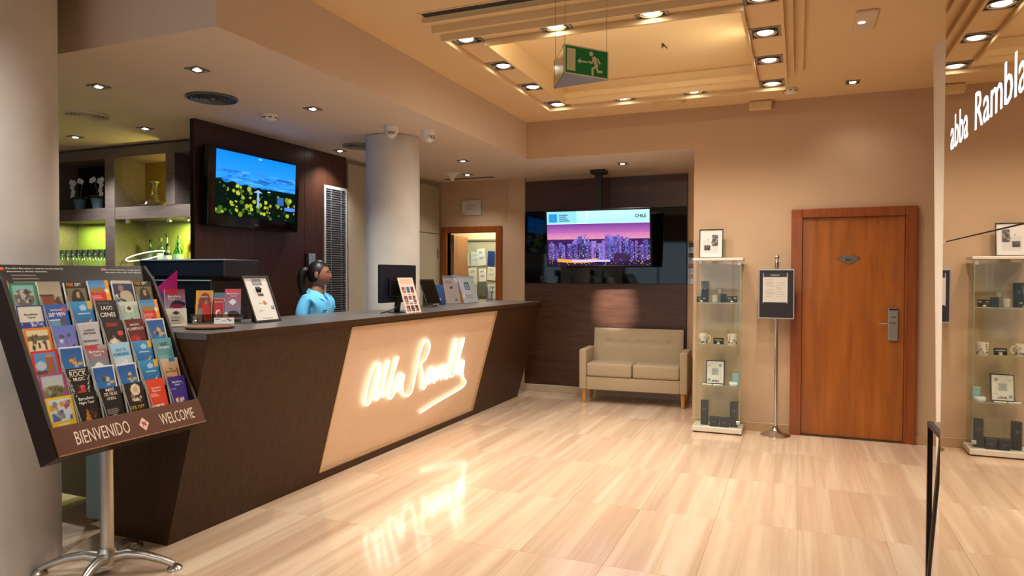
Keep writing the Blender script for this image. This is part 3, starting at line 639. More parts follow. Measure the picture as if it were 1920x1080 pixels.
# photo card
a = Art(30, 60, 'e2c9b8'); a.rect(.08, .83, .92, .95, 'dcb0a0')
for r_ in range(3):
    for c_ in range(3):
        a.rect(.1+.28*c_, .56-.26*r_, .33+.28*c_, .74-.26*r_, random.choice(['4a3b4f', '35506e', '5f4742', '3b3038', '6d4a52'])); a.rect(.12+.28*c_, .51-.26*r_, .3+.28*c_, .535-.26*r_, '55454a'); a.blobs(.12+.28*c_, .60-.26*r_, .31+.28*c_, .7-.26*r_, 3, ['b88a78', '8d9bb0', '2a2530'], .05)
a.rect(.38, .58, .62, .74, '2f5f9a')
t, M = slab_item('photo_card', 'pink card printed with rows of small photos on the counter', 'card', (-2.955, 5.02, ZT), .24, .31, R(17), 0, a, None)
sheet('card_face', a, .236, .305, M, t, .004); MB().prism([(-3.01, ZT), (-2.998, ZT), (-2.975, ZT+.10), (-2.99, ZT+.11)], 'y', 4.99, 5.05).build('strut', M_PAPER, t)
# tablet
t, M = slab_item('tablet_stand', 'black tablet standing on a small metal holder on the counter', 'tablet', (-3.30, 5.99, ZT+.009), .2, .28, R(24), R(-14), None, None)
MB().box(-.105, .105, .012, .285, 0, .009, .004, 2, M=M).build('tablet', M_BLACK, t); MB().box(-.092, .092, .028, .268, .009, .0098, M=M).build('screen', M_BLACKG, t)
MB().box(-.035, .045, .0, .014, -.02, .03, .003, M=M).build('clamp', M_ALU, t)
MB().prism([(-.13, -.008), (.03, -.008), (.03, -.002), (-.10, -.002), (-.115, .14), (-.125, .14)], 'y', -.03, .05).build('foot', M_ALU, t, True)
# blue card
a = Art(20, 26, '2b5595'); a.grad(0, 0, 1, 1, '1d3f80', '3562a0').ell(.62, .27, .12, .06, 'c8d6ee').ell(.35, .25, .06, .04, '9cb4dd')
t, M = slab_item('blue_card', 'rounded blue contactless card standing behind the tablet', 'card', (-3.49, 6.42, ZT), .2, .2, R(10), R(-20), a, None)
sheet('card_face', a, .2, .215, M, t, .004); MB().box(-.04, -.005, -.1, .1, 0, .012).build('foot', M_ACRY, t, True)
# two acrylic sign holders
a = Art(30, 46, 'd2c3c3'); a.rect(0, .9, 1, 1, '8d8492').lines(.15, .72, .65, .82, 2, '8f8588').rect(.38, .52, .62, .60, '5a5660').ell(.72, .12, .07, .05, '6a5f5a').lines(.15, .2, .7, .4, 2, 'bfb1b3')
t, M = slab_item('acrylic_sign', 'acrylic stand with pinkish notice sheet and grey header', 'sign holder', (-3.50, 6.80, ZT), .24, .32, R(13), R(-18), a, None)
sheet('notice', a, .225, .315, M @ Matrix.Translation((0, .004, -.002)), t, .001); MB().box(-.118, .118, 0, .325, -.0005, .003, M=M).build('acrylic_front', M_ACRY, t); MB().box(-.07, .035, -.118, .118, 0, .005).build('foot', M_ACRY, t, True)
a = Art(36, 50, 'e6e6ea'); a.rect(.3, .48, .62, .76, '1c6f62').rect(.36, .53, .56, .71, 'c9ded9').rect(.41, .57, .51, .67, '1c6f62').lines(.2, .15, .8, .3, 3, 'b9b9c2').rect(0, .93, 1, 1, 'c4c2cc')
t, M = slab_item('acrylic_sign', 'acrylic stand with white notice sheet and green square emblem', 'sign holder', (-3.43, 7.11, ZT), .3, .32, R(18), R(-8), a, None)
sheet('notice', a, .30, .315, M @ Matrix.Translation((0, .004, -.002)), t, .001); MB().box(-.155, .155, 0, .325, -.0005, .003, M=M).build('acrylic_front', M_ACRY, t); MB().box(-.07, .035, -.155, .155, 0, .005).build('foot', M_ACRY, t, True)
# pen pot
pp = thing('pen_pot', 'clear glass pot of blue pens at the far end of counter', 'pot', (-3.50, 7.75, ZT))
MB().lathe([(.045, .0), (.045, .12), (.042, .12), (.042, .006), (0, .006)], seg=20, cap=False).build('glass', M_ACRY, pp, True, 40)
MB().lathe([(.043, .0), (.043, .008), (0, .008)], seg=20).build('base', M_GEDGE, pp, True, 40)
pens = [(.015, .02, .10), (-.02, .01, -.12), (.0, -.02, .05), (.02, -.015, .16), (-.015, -.01, -.03)]
for i, (dx, dy, k) in enumerate(pens):
    p0 = Vector((-3.50+dx, 7.75+dy, ZT+.009)); p1 = p0+Vector((k*.16, k*.1, .165))
    o = MB().tube([p0, p0.lerp(p1, .97), p1], [.004, .004, .002], 6).build('pen', pm('pen_blue', '2c3566', .35) if i % 2 else pm('pen_pale', '8a93b8', .35), smooth=40)
    tag(o, 'pen standing in the clear glass pot on the counter', 'pen', 'pens in the glass pot')

# ================================================================== WALL ITEMS BEHIND RECEPTION
tv = thing('wall_television', 'flat black television with blue sky picture on the dark wall', 'television', (-4.45, 4.84, 2.23))
Q = Matrix.Translation((-4.45, 4.84, 2.235)) @ Matrix.Rotation(R(2), 4, 'Y') @ Matrix.Translation((4.45, -4.84, -2.235))
MB().box(-4.52, -4.452, 4.285, 5.395, 1.905, 2.565, .012, 2, M=Q).build('casing', pm('tv_gloss', '08080a', .15), tv, smooth=30)
a = Art(160, 90, '0f78e0'); a.grad(0, .45, 1, 1, '2f8ff0', '0a78e8'); a.rect(0, 0, 1, .5, '06130f')
for i in range(60): a.ell(random.uniform(0, 1), random.uniform(.5, .72), random.uniform(.03, .12), random.uniform(.006, .018), random.choice(['1f66b8', '2a78cc', '4a9af0', '1a58a0']))
a.put(a.V < .55-.12*a.U+.02*np.sin(a.U*40), '07140d')
for i in range(150):
    u, v = random.uniform(0, 1), random.uniform(.02, .5-.12*0); r_ = random.uniform(.012, .04)
    if v < .52-.13*u: a.ell(u, v, r_*.7, r_, random.choice(['8f9a2c', '6f7d1f', 'a8ad3a', '0a1a0c', '1c2f14', '3c5a1c', '091409']))
a.rect(.485, .18, .51, .42, '7d9fc8').tri((.44, .42), (.56, .42), (.5, .47), '86a8d0').rect(.75, .26, .84, .40, '2b5a9a').rect(.85, .18, 1, .24, '4a78d0').rect(.62, .45, .66, .47, 'd8e0e8').ell(.52, .965, .02, .006, 'c8e8ff')
me = grid_mesh('picture', a, .975, .545); me.transform(Q @ frame_mat((-4.4505, 4.85, 1.995), (0, 1, 0), (0, 0, 1))); link_mesh('picture', me, M_SCR1, tv)
MB().box(-4.60+.05, -4.52, 4.7, 5.0, 2.1, 2.4).build('bracket', M_BLACK, tv)
text('tv', Q @ frame_mat((-4.4515, 4.84, 1.935), (0, 1, 0), (0, 0, 1)), .03, .012, M_STEEL, tv) if False else None
MB().box(-4.4525, -4.4505, 4.82, 4.86, 1.935, 1.945, M=Q).build('badge', M_STEEL, tv)
gr = thing('louvred_grille', 'tall white framed louvred grille on the dark panel wall', 'grille', (-4.55, 6.08, 1.77))
m = MB()
for q in ((5.885, 5.915, .95, 2.43), (6.255, 6.283, .95, 2.43), (5.915, 6.255, 2.40, 2.43), (5.915, 6.255, .95, .98)): m.box(-4.55, -4.532, *q)
m.build('frame', pm('grille_frame', 'b3b5b6', .4), gr); bx('backing', M_BLACK, -4.55, -4.547, 5.915, 6.255, .98, 2.40, gr)
slat_me = None
for k in range(58):
    if slat_me is None:
        o = MB().prism([(-.006, -.006), (.006, .004), (.007, .0015), (-.005, -.0085)], 'y', -.17, .17).build('slat', pm('grille_slat', '7f858c', .4), gr, True); slat_me = o.data
    else:
        o = bpy.data.objects.new('slat', slat_me); COL.objects.link(o); o.parent = gr
    o.location = (.011, .005, .995-1.77+k*.0243)
for y in (6.0, 6.17): bx('rod', pm('grille_slat', '7f858c', .4), -4.534, -4.531, y-.003, y+.003, .98, 2.40, gr)
sw = thing('access_panel', 'small silver keypad box on the dark wall above the receptionist', 'keypad', (-4.55, 5.66, 1.66))
bx('body', M_BLACK, -4.55, -4.53, 5.60, 5.735, 1.57, 1.715, sw, .004); bx('plate', pm('keypad_silver', 'a9bac4', .3, .4), -4.53, -4.524, 5.63, 5.735, 1.60, 1.712, sw, .002)
# built in cupboards along the left wall
for nm, y0, y1, lab in (('tall_cupboard', 6.33, 7.55, 'tall plain beige cupboard between the grille and the pillar'), ('tall_cupboard', 7.60, 8.40, 'tall beige two door cupboard beside the office door')):
    cb = thing(nm, lab, 'cupboard', (-4.57, (y0+y1)/2, 0))
    if y0 > 7: bx('upper_door', M_BEIGE, -4.60, -4.55, y0, y1, 2.064, 2.70, cb, .003); bx('lower_door', M_BEIGE, -4.60, -4.55, y0, y1, .06, 2.056, cb, .003)
    else: bx('door', M_BEIGE, -4.60, -4.55, y0, y1, .06, 2.72, cb, .003)
    bx('handle', M_STEEL, -4.55, -4.535, y1-.06, y1-.045, 1.72, 1.86, cb, .002); bx('plinth', M_STEEL, -4.60, -4.558, y0, y1, 0, .055, cb)
# office door, frame and leaf
d2 = struct(thing('door_2', None, None, (-4.087, YN, 0)))
for q in ((-4.542, dx0, 0, 2.155), (dx1, -3.632, 0, 2.155), (dx0, dx1, dz, 2.155)): MB().box(q[0], q[1], YN-.025, YN+.11, q[2], q[3], .006).build('door_frame', M_FRAME, d2)
LM = Matrix.Translation((dx0+.02, YN+.11, 0)) @ Matrix.Rotation(R(100), 4, 'Z')
MB().box(0, .70, -.02, .02, .01, 2.06, .003, M=LM).build('door_leaf', wood('office_door', '8a5a2c', '9c6a38', .45, (5, 5, .5)), d2)
MB().box(-.005, .02, -.03, -.02, 1.85, 1.97, M=LM).build('hinge', M_ALU, d2)
MB().tube([(.62, -.02, 1.03), (.62, -.07, 1.03), (.52, -.075, 1.03)], .009, 8).build('door_handle', M_CHROME, d2, smooth=40, M=LM)
# board with papers in the office
nb = thing('notice_board', 'cluttered pale notice board seen through the office doorway', 'board', (-4.45, 9.62, 1.3))
bx('panel', pm('board_felt', '9a9c80', .9), -5.0, -4.0, 9.60, 9.62, .85, 2.02, nb); bx('top_rail', M_STEEL, -5.02, -3.98, 9.585, 9.62, 2.02, 2.045, nb)
PC = ['dfe6e4', 'cfd8d2', 'e8ebe6', 'c3cfcb', 'd7dbc4', 'e2e2d4']
k = 0
for r_ in range(4):
    for c_ in range(6):
        x = -4.86+c_*.14+random.uniform(-.02, .02); z = 1.02+r_*.245+random.uniform(-.03, .03); w, h = random.uniform(.10, .15), random.uniform(.2, .28)
        lay = ((r_*6+c_) % 5)
        pa = Art(8, 10, random.choice(PC)); pa.lines(.15, .2, .85, .85, 4, random.choice(['aab4b2', '8c9696', 'b4b8ac']))
        col = None
        if (r_, c_) == (3, 4): pa = Art(8, 10, '173a78')
        if (r_, c_) == (2, 1): pa = Art(8, 10, 'c2391e'); pa.rect(.2, .3, .8, .7, 'e08a62')
        if (r_, c_) == (1, 3): pa = Art(8, 10, '6e7468')
        Mx = frame_mat((x, 9.594-lay*.004, z-h/2), (1, random.uniform(-.1, .1)*0, random.uniform(-.12, .12)), (0, -.03, 1))
        o = sheet('pinned_paper', pa, w, h, Mx, None, .001)
        lab = 'dark blue folder pinned at the upper right of office board' if (r_, c_) == (3, 4) else 'red and orange sheet pinned on the office notice board' if (r_, c_) == (2, 1) else 'grey green sheet pinned low on the office notice board' if (r_, c_) == (1, 3) else 'pale paper sheet pinned on the notice board in the office'
        tag(o, lab, 'paper', 'papers pinned on the office board')
nt2 = thing('framed_certificate', 'white certificate sheet on the wall above the office door', 'certificate', (-4.085, YN-.001, 2.31))
a = Art(24, 18, 'cfcac6'); a.lines(.2, .35, .85, .75, 4, 'a29d9b').ell(.12, .1, .05, .06, '8d8886').rect(.7, .08, .92, .1, 'a29d9b')
sheet('certificate', a, .29, .20, frame_mat((-4.085, YN-.006, 2.31), (1, 0, 0), (0, 0, 1)), nt2, .003)
m = MB()
for q in ((-4.235, -4.229, 2.304, 2.516), (-3.941, -3.935, 2.304, 2.516), (-4.229, -3.941, 2.304, 2.309), (-4.229, -3.941, 2.511, 2.516)): m.box(q[0], q[1], YN-.009, YN-.001, q[2], q[3])
m.build('frame', pm('cert_frame', '8e8880', .4), nt2)

# ================================================================== BAR SHELVING
bs = thing('bar_shelving', 'taupe bar shelving wall with lit green compartments at left', 'shelving', (-5.95, 5.05, 0))
YF = 4.85
for a in ((-7.4, -7.28, 0, 2.75), (-6.40, -6.265, 0, 2.75), (-4.74, -4.61, 0, 2.75)): MB().box(a[0], a[1], YF, 5.22, a[2], a[3], .002).build('upright', M_SHELF, bs)
MB().box(-5.575, -5.458, YF, 5.22, 2.16, 2.65, .002).build('upright', M_SHELF, bs)
def segs(z0, z1, nm, y1=5.22):
    for a, b in ((-7.28, -6.40), (-6.265, -4.74)): MB().box(a+.001, b-.001, YF+.004, y1, z0, z1, .002).build(nm, M_SHELF, bs)
segs(2.65, 2.75, 'cornice'); segs(2.04, 2.16, 'shelf_board'); segs(1.54, 1.58, 'shelf_board'); segs(0, 1.54, 'lower_cabinet')
bx('back_panel', M_BLACK, -7.28, -6.70, 5.20, 5.22, 2.16, 2.65, bs); bx('back_panel', pm('panel_beige_dim', '8d8672', .6), -6.70, -6.40, 5.19, 5.22, 2.16, 2.56, bs)
MB().box(-6.265, -5.76, 5.20, 5.22, 2.16, 2.65).build('back_panel', pm('panel_amber', '8a6a1e', .35), bs); bx('back_panel', pm('panel_green', '8a9a12', .4), -5.76, -5.575, 5.20, 5.22, 2.16, 2.65, bs)
bx('back_panel', pm('panel_dark_olive', '3a3418', .5), -5.458, -4.74, 5.20, 5.22, 2.16, 2.65, bs)
bx('back_panel', pm('panel_olive', '8c9548', .5), -7.28, -6.40, 5.20, 5.22, 1.58, 2.04, bs); bx('back_panel', pm('panel_stone', '9a9a72', .5), -6.265, -5.62, 5.20, 5.22, 1.58, 2.04, bs); bx('back_panel', pm('panel_lime', 'a8b81c', .5), -5.62, -4.74, 5.20, 5.22, 1.58, 2.04, bs)
bx('glass_door', M_GLASS, -6.26, -4.745, YF+.012, YF+.018, 1.60, 2.035, bs)
for x in (-6.10, -5.55, -5.32): bx('door_clip', M_STEEL, x-.018, x+.018, YF+.005, YF+.03, 2.0, 2.04, bs)
# orchids
def orchid(label, x, y, tilt):
    t = thing('potted_orchid', label, 'plant', (x, y, 2.161))
    MB().lathe([(.045, 0), (.062, .11), (.066, .115), (.058, .115), (.05, .10), (0, .10)], seg=20).build('pot', pm('pot_blue_grey', '6d8794', .5), t, True, 40)
    P = [(0, 0, .1), (.01*tilt, 0, .2), (.03*tilt, 0, .27), (-.03*tilt, -.01, .31), (-.09*tilt, -.02, .26)]
    MB().tube(smooth_path(P), .004, 5).build('stem', pm('orchid_stem', '6f6a3a', .6), t, True)
    for a, l in ((.4, .12), (2.2, .11), (3.9, .13), (5.3, .1)):
        MB().ball((math.cos(a)*.05, math.sin(a)*.04, .135), (.05, .022, .012), 8, 5).build('leaf', pm('orchid_leaf', '2f5226', .5), t, True, 60)
    for i, (fx_, fz) in enumerate(((-.09, .25), (-.075, .20), (-.06, .29), (.02, .31), (.055, .30), (-.10, .30), (-.085, .16))):
        m = MB(); c = Vector((fx_*tilt, -.025, fz))
        for k in range(5):
            a = k*2*math.pi/5; m.ball(c+Vector((math.cos(a)*.017, -.004*(k % 2), math.sin(a)*.017)), (.017, .005, .014), 8, 5)
        m.build('flower', pm('orchid_white', 'dfe0e4', .6), t, True, 60)
orchid('white orchid in blue grey pot before the black panel', -6.965, 5.0, 1); orchid('white orchid in blue grey pot beside the shelf upright', -6.665, 4.97, -1)
dc = thing('wine_decanter', 'wide clear glass decanter in the upper amber compartment', 'decanter', (-5.90, 5.0, 2.161))
MB().lathe([(.10, .0), (.14, .02), (.13, .045), (.06, .09), (.03, .14), (.028, .2), (.045, .25), (.043, .25), (.026, .2), (.027, .14), (.055, .09), (.125, .045), (.13, .02), (0, .008)], seg=28, cap=False).build('bowl', glassy('decanter_glass', (.93, .95, .88), .12), dc, True, 50)
MB().lathe([(.0445, .247), (.046, .2515), (.043, .2515)], seg=24, cap=False).build('rim', M_GEDGE, dc, True, 50)
# bottles: every one a thing with body, neck cap and label
def bottle(label, x, y, h, r, glass, cap, lab, shape=0):
    t = thing('bottle', label, 'bottle', (x, y, 1.581), 0, 'bottles on the lit bar shelf')
    sh = (.62, .72, .80)[shape]
    MB().lathe([(r*.9, 0), (r, .008), (r, h*sh*.92), (r*.8, h*sh), (r*.34, h*(sh+.10)), (r*.32, h*.93), (0, h*.93)], seg=14).build('glass_body', glass, t, True, 40)
    MB().lathe([(r*.40, h*.90), (r*.40, h), (0, h)], seg=12).build('cap', cap, t, True, 40)
    if lab is not None: MB().lathe([(r*1.015, h*.16), (r*1.015, h*.46)], seg=14, cap=False).build('paper_label', lab, t, True, 40)
gG = glassy('bottle_green', (.10, .55, .22), .12); gC = glassy('bottle_clear', (.72, .84, .74), .22); gY = glassy('bottle_yellow', (.95, .72, .05), .1); gO = glassy('bottle_orange', (.85, .35, .10), .1); gB = glassy('bottle_brown', (.30, .18, .08), .12); gD = pm('bottle_dark', '1a2420', .2)
lw_, ld, lr = pm('label_white', 'd8d8d0', .6), pm('label_grey', '5d6468', .6), pm('label_red', 'a84a3a', .6)
BOT = [('clear gin bottle third from left behind the reflection loop', -6.05, 5.08, .27, .035, gC, M_BLACK, ld, 0), ('clear bottle with dark cap second behind the reflection loop', -5.93, 5.10, .28, .036, gC, pm('cap_grey', '6a6a66', .4), lw_, 1), ('slim clear bottle with tall black cap behind loop', -5.80, 5.06, .32, .034, gC, M_BLACK, lw_, 0),
       ('dark bottle with silver label before the green bottle', -5.62, 4.908, .22, .034, gD, M_BLACK, lw_, 0), ('clear bottle with pale label beside the green one', -5.66, 5.08, .30, .04, gC, M_ALU, lw_, 1), ('bright green bottle in the lit compartment', -5.56, 4.98, .25, .042, gG, pm('cap_green', '3f7a55', .4), pm('label_teal', '8fc4b8', .6), 0),
       ('tall brown bottle with black cap beside green one', -5.45, 5.05, .34, .038, gB, M_BLACK, ld, 0), ('yellow liqueur bottle in the lit compartment', -5.37, 4.95, .28, .033, gY, M_WHITE, pm('label_yellow', 'd8c02a', .6), 1), ('orange liqueur bottle with dark cap', -5.285, 5.05, .33, .042, gO, M_BLACK, lr, 1), ('clear square shouldered bottle with ornate label', -5.20, 4.95, .29, .045, gC, M_BLACK, lw_, 2), ('tall clear bottle at the right end before the dark wall', -5.10, 5.05, .37, .04, gC, M_BLACK, lw_, 0)]
for b in BOT: bottle(*b)
sbt = thing('neon_reflection_loop', 'white glowing loop imitating the neon sign reflection before the bar bottles', 'light', (-5.95, 4.965, 1.581))
MB().tube([(-.28+.3*0+ .27*math.cos(a)*1.0+.27, .05*math.sin(a)*.8-.02, .10+.04*math.sin(a)+.03*math.cos(a)) for a in np.linspace(.3, 5.9, 30)], .005, 7).build('tube', emis('neon_reflection_glow', 'fff3d2', 4), sbt, True, 60)  # glowing tube stands in for a reflection of the neon sign
MB().lathe([(.04, 0), (.04, .012), (.012, .018), (.012, .075)], (.0, .02, 0), 16).build('stand', M_ALU, sbt, True, 40)
# wine glasses
gl_me = None
for i in range(18):
    x = -7.22+.05+(i % 9)*.084+(.04 if i >= 9 else 0); y = 4.95+.12*(i // 9)
    t = thing('wine_glass', 'clear stemmed glass in the rows on the left bar shelf', 'glass', (x, y, 1.581), 0, 'glasses on the bar shelf')
    if gl_me is None:
        o = MB().lathe([(.032, 0), (.032, .003), (.004, .008), (.004, .06), (.025, .075), (.036, .10), (.036, .13), (.031, .17), (.0295, .17), (.034, .13), (.034, .10), (.022, .078), (0, .068)], seg=14, cap=False).build('bowl', glassy('wine_glass', (.85, .93, .88), .33), t, True, 50)
        o2 = MB().lathe([(.0312, .168), (.0325, .171), (.030, .171)], seg=14, cap=False).build('rim', M_GEDGE, t, True, 50); gl_me = (o.data, o2.data)
    else:
        for nm, md in zip(('bowl', 'rim'), gl_me):
            o = bpy.data.objects.new(nm, md); COL.objects.link(o); o.parent = t
# dark equipment unit behind the counter
hu = thing('office_equipment_cabinet', 'dark blue black cabinet with raised top behind the counter', 'cabinet', (-4.0, 3.72, 0))
mk = pm('cabinet_navy', '131a26', .3)
MB().box(-4.42, -3.62, 3.62, 3.95, 1.485, 1.605, .006).build('raised_top', mk, hu); MB().box(-4.36, -3.72, 3.60, 3.95, 1.27, 1.462, .006).build('middle_unit', pm('cabinet_dark', '0d1118', .35), hu)
MB().box(-4.30, -3.78, 3.64, 3.95, 1.462, 1.485).build('joint', M_BLACK, hu); MB().box(-4.36, -3.72, 3.62, 3.95, 0, 1.27, .004).build('body', pm('cabinet_dark', '0d1118', .35), hu)
MB().box(-4.42, -3.62, 3.615, 3.62, 1.598, 1.606).build('edge_glint', pm('edge_glint_paint', '8fa2b4', .3), hu); MB().box(-4.36, -3.72, 3.594, 3.60, 1.455, 1.462).build('edge_glint', pm('edge_glint_paint', '8fa2b4', .3), hu)  # pale strips paint in the bright reflection along the slab edges
# armchair and fridge glimpsed between pillar and stand
ac = thing('armchair', 'beige armchair half hidden behind the left pillar', 'armchair', (-4.2, 3.1, 0))
mf = pm('armchair_fabric', '6d6450', .9, scale=120, bump=.2)
MB().box(-4.45, -3.89, 2.875, 3.42, .14, .42, .02, 2).build('seat', mf, ac); MB().box(-4.45, -4.35, 2.875, 3.42, .42, .85, .02, 2).build('backrest', mf, ac); MB().box(-4.35, -3.92, 3.34, 3.42, .42, .62, .02, 2).build('armrest', mf, ac)
for x in (-4.40, -3.95):
    for y in (2.915, 3.37): MB().lathe([(.02, 0), (.028, .14)], (x, y, 0), 12).build('leg', M_OAK, ac, smooth=40)

gt = thing('staff_gate', 'narrow pale blue panel between the counter end and the armchair', 'panel', (-3.87, 2.85, 0))
MB().box(-3.93, -3.80, 2.84, 2.86, .04, 1.05, .003).build('panel', pm('gate_blue', '86a9bd', .4), gt); MB().box(-3.80, -3.775, 2.835, 2.865, 0, 1.08, .002).build('post', M_BLACK, gt)

# ================================================================== HANGING TV, SOFA
t2 = thing('ceiling_television', 'large television showing a night city hung from niche ceiling', 'television', (-2.23, 8.1, 1.95))
TM = Matrix.Translation((-2.21, 8.03, 1.62)) @ Matrix.Rotation(R(2.5), 4, 'Z') @ Matrix.Rotation(R(7), 4, 'X')
MB().box(-.635, .635, 0,   .05, -.015, .675, .008, M=TM).build('casing', M_BLACK, t2)
a = Art(320, 170, '3a2050'); a.grad(0, .55, 1, .78, 'c070b0', '6a3590').grad(0, .48, 1, .60, 'd890a8', 'c070b0')
rs = random.Random(5)
for lay, (hz, cols) in enumerate(((.50, ['8a6ac0', '7a60b8', '9a70b8']), (.46, ['4a3a88', '5a5ab0', '704a96', '4c5cac']), (.36, ['3a2c66', '2c2250', '4a4a98', '5a3a80', '30285c']))):
    for i in range(34):
        u = rs.uniform(0, 1); w = rs.uniform(.008, .022); c = rs.choice(cols)
        top = hz*rs.uniform(.72, 1.0)+(.07 if (.28 < u < .46 or .58 < u < .86) else 0)
        a.rect(u-w, 0, u+w, top, c); a.rect(u+w*.4, 0, u+w, top, rs.choice(cols))
        for k in range(16):
            p, q = rs.uniform(u-w, u+w-.004), rs.uniform(.10, top-.012)
            a.rect(p, q, p+.0042, q+.007, rs.choice(['9fb0f8', 'd0d8ff', 'f4dcec', '7f90e0', 'ffe4b8', 'b080c8']))
a.rect(0, 0, 1, .09, '2a1a3c')
for i in range(220): a.ell(rs.uniform(0, 1), rs.uniform(0, .22), rs.uniform(.002, .006), rs.uniform(.003, .009), rs.choice(['f0b060', 'e8a0c8', 'ffd890', '503060', '38204a', 'c888d0', '6a4a90']))
a.put((np.abs(a.V-(.07+.16*(a.U-.30)**2*4)) < .03) & (a.U < .5) & (a.U > .10), 'e8a040'); a.put((np.abs(a.V-.08) < .016) & (a.U > .25) & (a.U < .62), 'c8c0f8')
for i in range(14): a.ell(rs.uniform(.66, .8), rs.uniform(.05, .2), .025, .045, '3c2848')
a.noise(.35)
a.rect(0, .775, 1, 1, '8fd8f4').rect(0, .765, 1, .78, 'd8f6ff').grad(.3, .78, 1, 1, 'a8e4f8', 'c0eefa').rect(.02, .80, .105, .955, '2f8fd0').lines(.125, .81, .24, .95, 4, '4a7fa0').rect(.395, .85, .41, 1, 'f4ffe8')
me = grid_mesh('picture', a, 1.235, .645); me.transform(TM @ frame_mat((0, -.0012, .005), (1, 0, 0), (0, 0, 1))); link_mesh('picture', me, M_SCR2, t2)
text('CHILE', TM @ frame_mat((.515, -.002, .56), (1, 0, 0), (0, 0, 1)), .13, .038, emis('screen_dark', '1d3a4c', .5), t2, .0003, .03)
MB().box(-2.275, -2.195, 8.10, 8.17, 2.05, ZS).build('drop_pole', M_BLACK, t2); MB().box(-2.32, -2.14, 8.06, 8.21, ZS-.05, ZS, .005).build('ceiling_plate', M_BLACK, t2); MB().box(-2.4, -2.05, 8.05, 8.14, 1.85, 2.12).build('bracket', M_BLACK, t2)

so = thing('two_seat_sofa', 'pale beige two seat sofa with button back and wooden legs', 'sofa', (-1.755, 7.85, 0), R(3.2))
def sp(nm, *q, bev=.018, seg=3): return MB().box(*q, bev, seg).build(nm, M_FAB, so, True, 40)
sp('armrest', -.62, -.535, .0, .48, .165, .635); sp('armrest', .535, .62, .0, .48, .165, .635)
sp('base', -.535, .535, .012, .46, .165, .318, bev=.01); sp('seat_cushion', -.533, -.004, -.004, .40, .32, .478, bev=.03); sp('seat_cushion', .004, .533, -.004, .40, .32, .478, bev=.03)
m = MB(); nx, nz_ = 42, 16; VV = []
for j in range(nz_+1):
    for i in range(nx+1):
        x = -.533+1.066*i/nx; z = .46+.40*j/nz_; d = 0.
        for k in range(5): d += .018*math.exp(-((x-(-.36+.18*k))**2+(z-.69)**2*1.5)/.0011)
        d += .006*math.exp(-((z-.69)/.008)**2)*(1 if abs(x) < .40 else 0)
        e = min(1, min(i, nx-i)/1.5)*min(1, (nz_-j)/1.5); d += .02*(1-e)
        y = .375+.055*(j/nz_)+d; VV.append((m.bm.verts.new((x, y, z))))
for j in range(nz_):
    for i in range(nx): m.bm.faces.new((VV[j*(nx+1)+i], VV[j*(nx+1)+i+1], VV[(j+1)*(nx+1)+i+1], VV[(j+1)*(nx+1)+i]))
m.prism([(.40, .46), (.46, .86), (.50, .855), (.49, .2), (.40, .2)], 'x', -.533, .533, .006)
m.build('backrest', M_FAB, so, True, 50)
for k in range(5): MB().ball((-.36+.18*k, .432, .69), (.009, .006, .009), 8, 6).build('button', M_FAB, so, True, 60)
for x in (-.57, .57):
    for y in (.045, .43): MB().lathe([(.017, 0), (.028, .165)], (x, y, 0), 14).build('leg', M_OAK, so, True, 40)

# ================================================================== CABINET, SIGN STAND, DOOR
KX0, KX1, KY0, KY1 = -.935, -.478, 6.80, 7.06
kb = thing('glass_display_cabinet', 'tall narrow glass display cabinet with white top and base', 'cabinet', (-.706, 6.93, 0))
mkw = pm('cabinet_white', 'd8cfc2', .4, var=.02)
MB().box(KX0, KX1, KY0, KY1, .012, .06, .004).build('base', mkw, kb); MB().box(KX0, KX1, KY0, KY1, 1.645, 1.67, .003).build('top', mkw, kb)
for x in (KX0+.03, KX1-.03):
    for y in (KY0+.03, KY1-.03): MB().lathe([(.016, 0), (.016, .013)], (x, y, 0), 10).build('foot', M_BLACK, kb)
gx0, gx1, gy0, gy1 = KX0+.028, KX1-.02, KY0+.015, KY1-.012
MB().box(gx0, gx1, gy0, gy0+.004, .062, 1.643).build('glass_door', M_GLASS, kb); MB().box(gx0, gx0+.004, gy0+.005, gy1, .06, 1.645).build('glass_side', M_GLASS, kb)
MB().box(gx1-.004, gx1, gy0+.005, gy1, .06, 1.645).build('glass_side', M_GLASS, kb); MB().box(gx0+.005, gx1-.005, gy1-.004, gy1, .06, 1.645).build('glass_back', M_GLASS, kb)
for x in (gx0, gx1): MB().box(x-.0015, x+.0015, gy0-.0005, gy0+.0035, .062, 1.643).build('glass_edge', M_GEDGE, kb)
SHZ = (1.244, .843, .452)
for z in SHZ:
    MB().box(gx0+.005, gx1-.005, gy0+.012, gy1-.006, z-.006, z).build('glass_shelf', M_GLASS, kb); MB().box(gx0+.005, gx1-.005, gy0+.0105, gy0+.012, z-.006, z).build('shelf_edge', M_GEDGE, kb)
for x in (gx0+.03, gx0+.11, gx1-.08): MB().box(x-.035 if x > gx0+.05 else x-.018, x+.035 if x > gx0+.05 else x+.018, gy0+.06, gy0+.10, 1.622, 1.645, .003).build('cabinet_lamp' if x > gx0+.05 else 'lock', mkw if x > gx0+.05 else M_ALU, kb)
for z in (.10, 1.60): MB().box(gx1-.03, gx1+.004, gy0-.004, gy0+.012, z, z+.03, .002).build('hinge', M_ALU, kb)
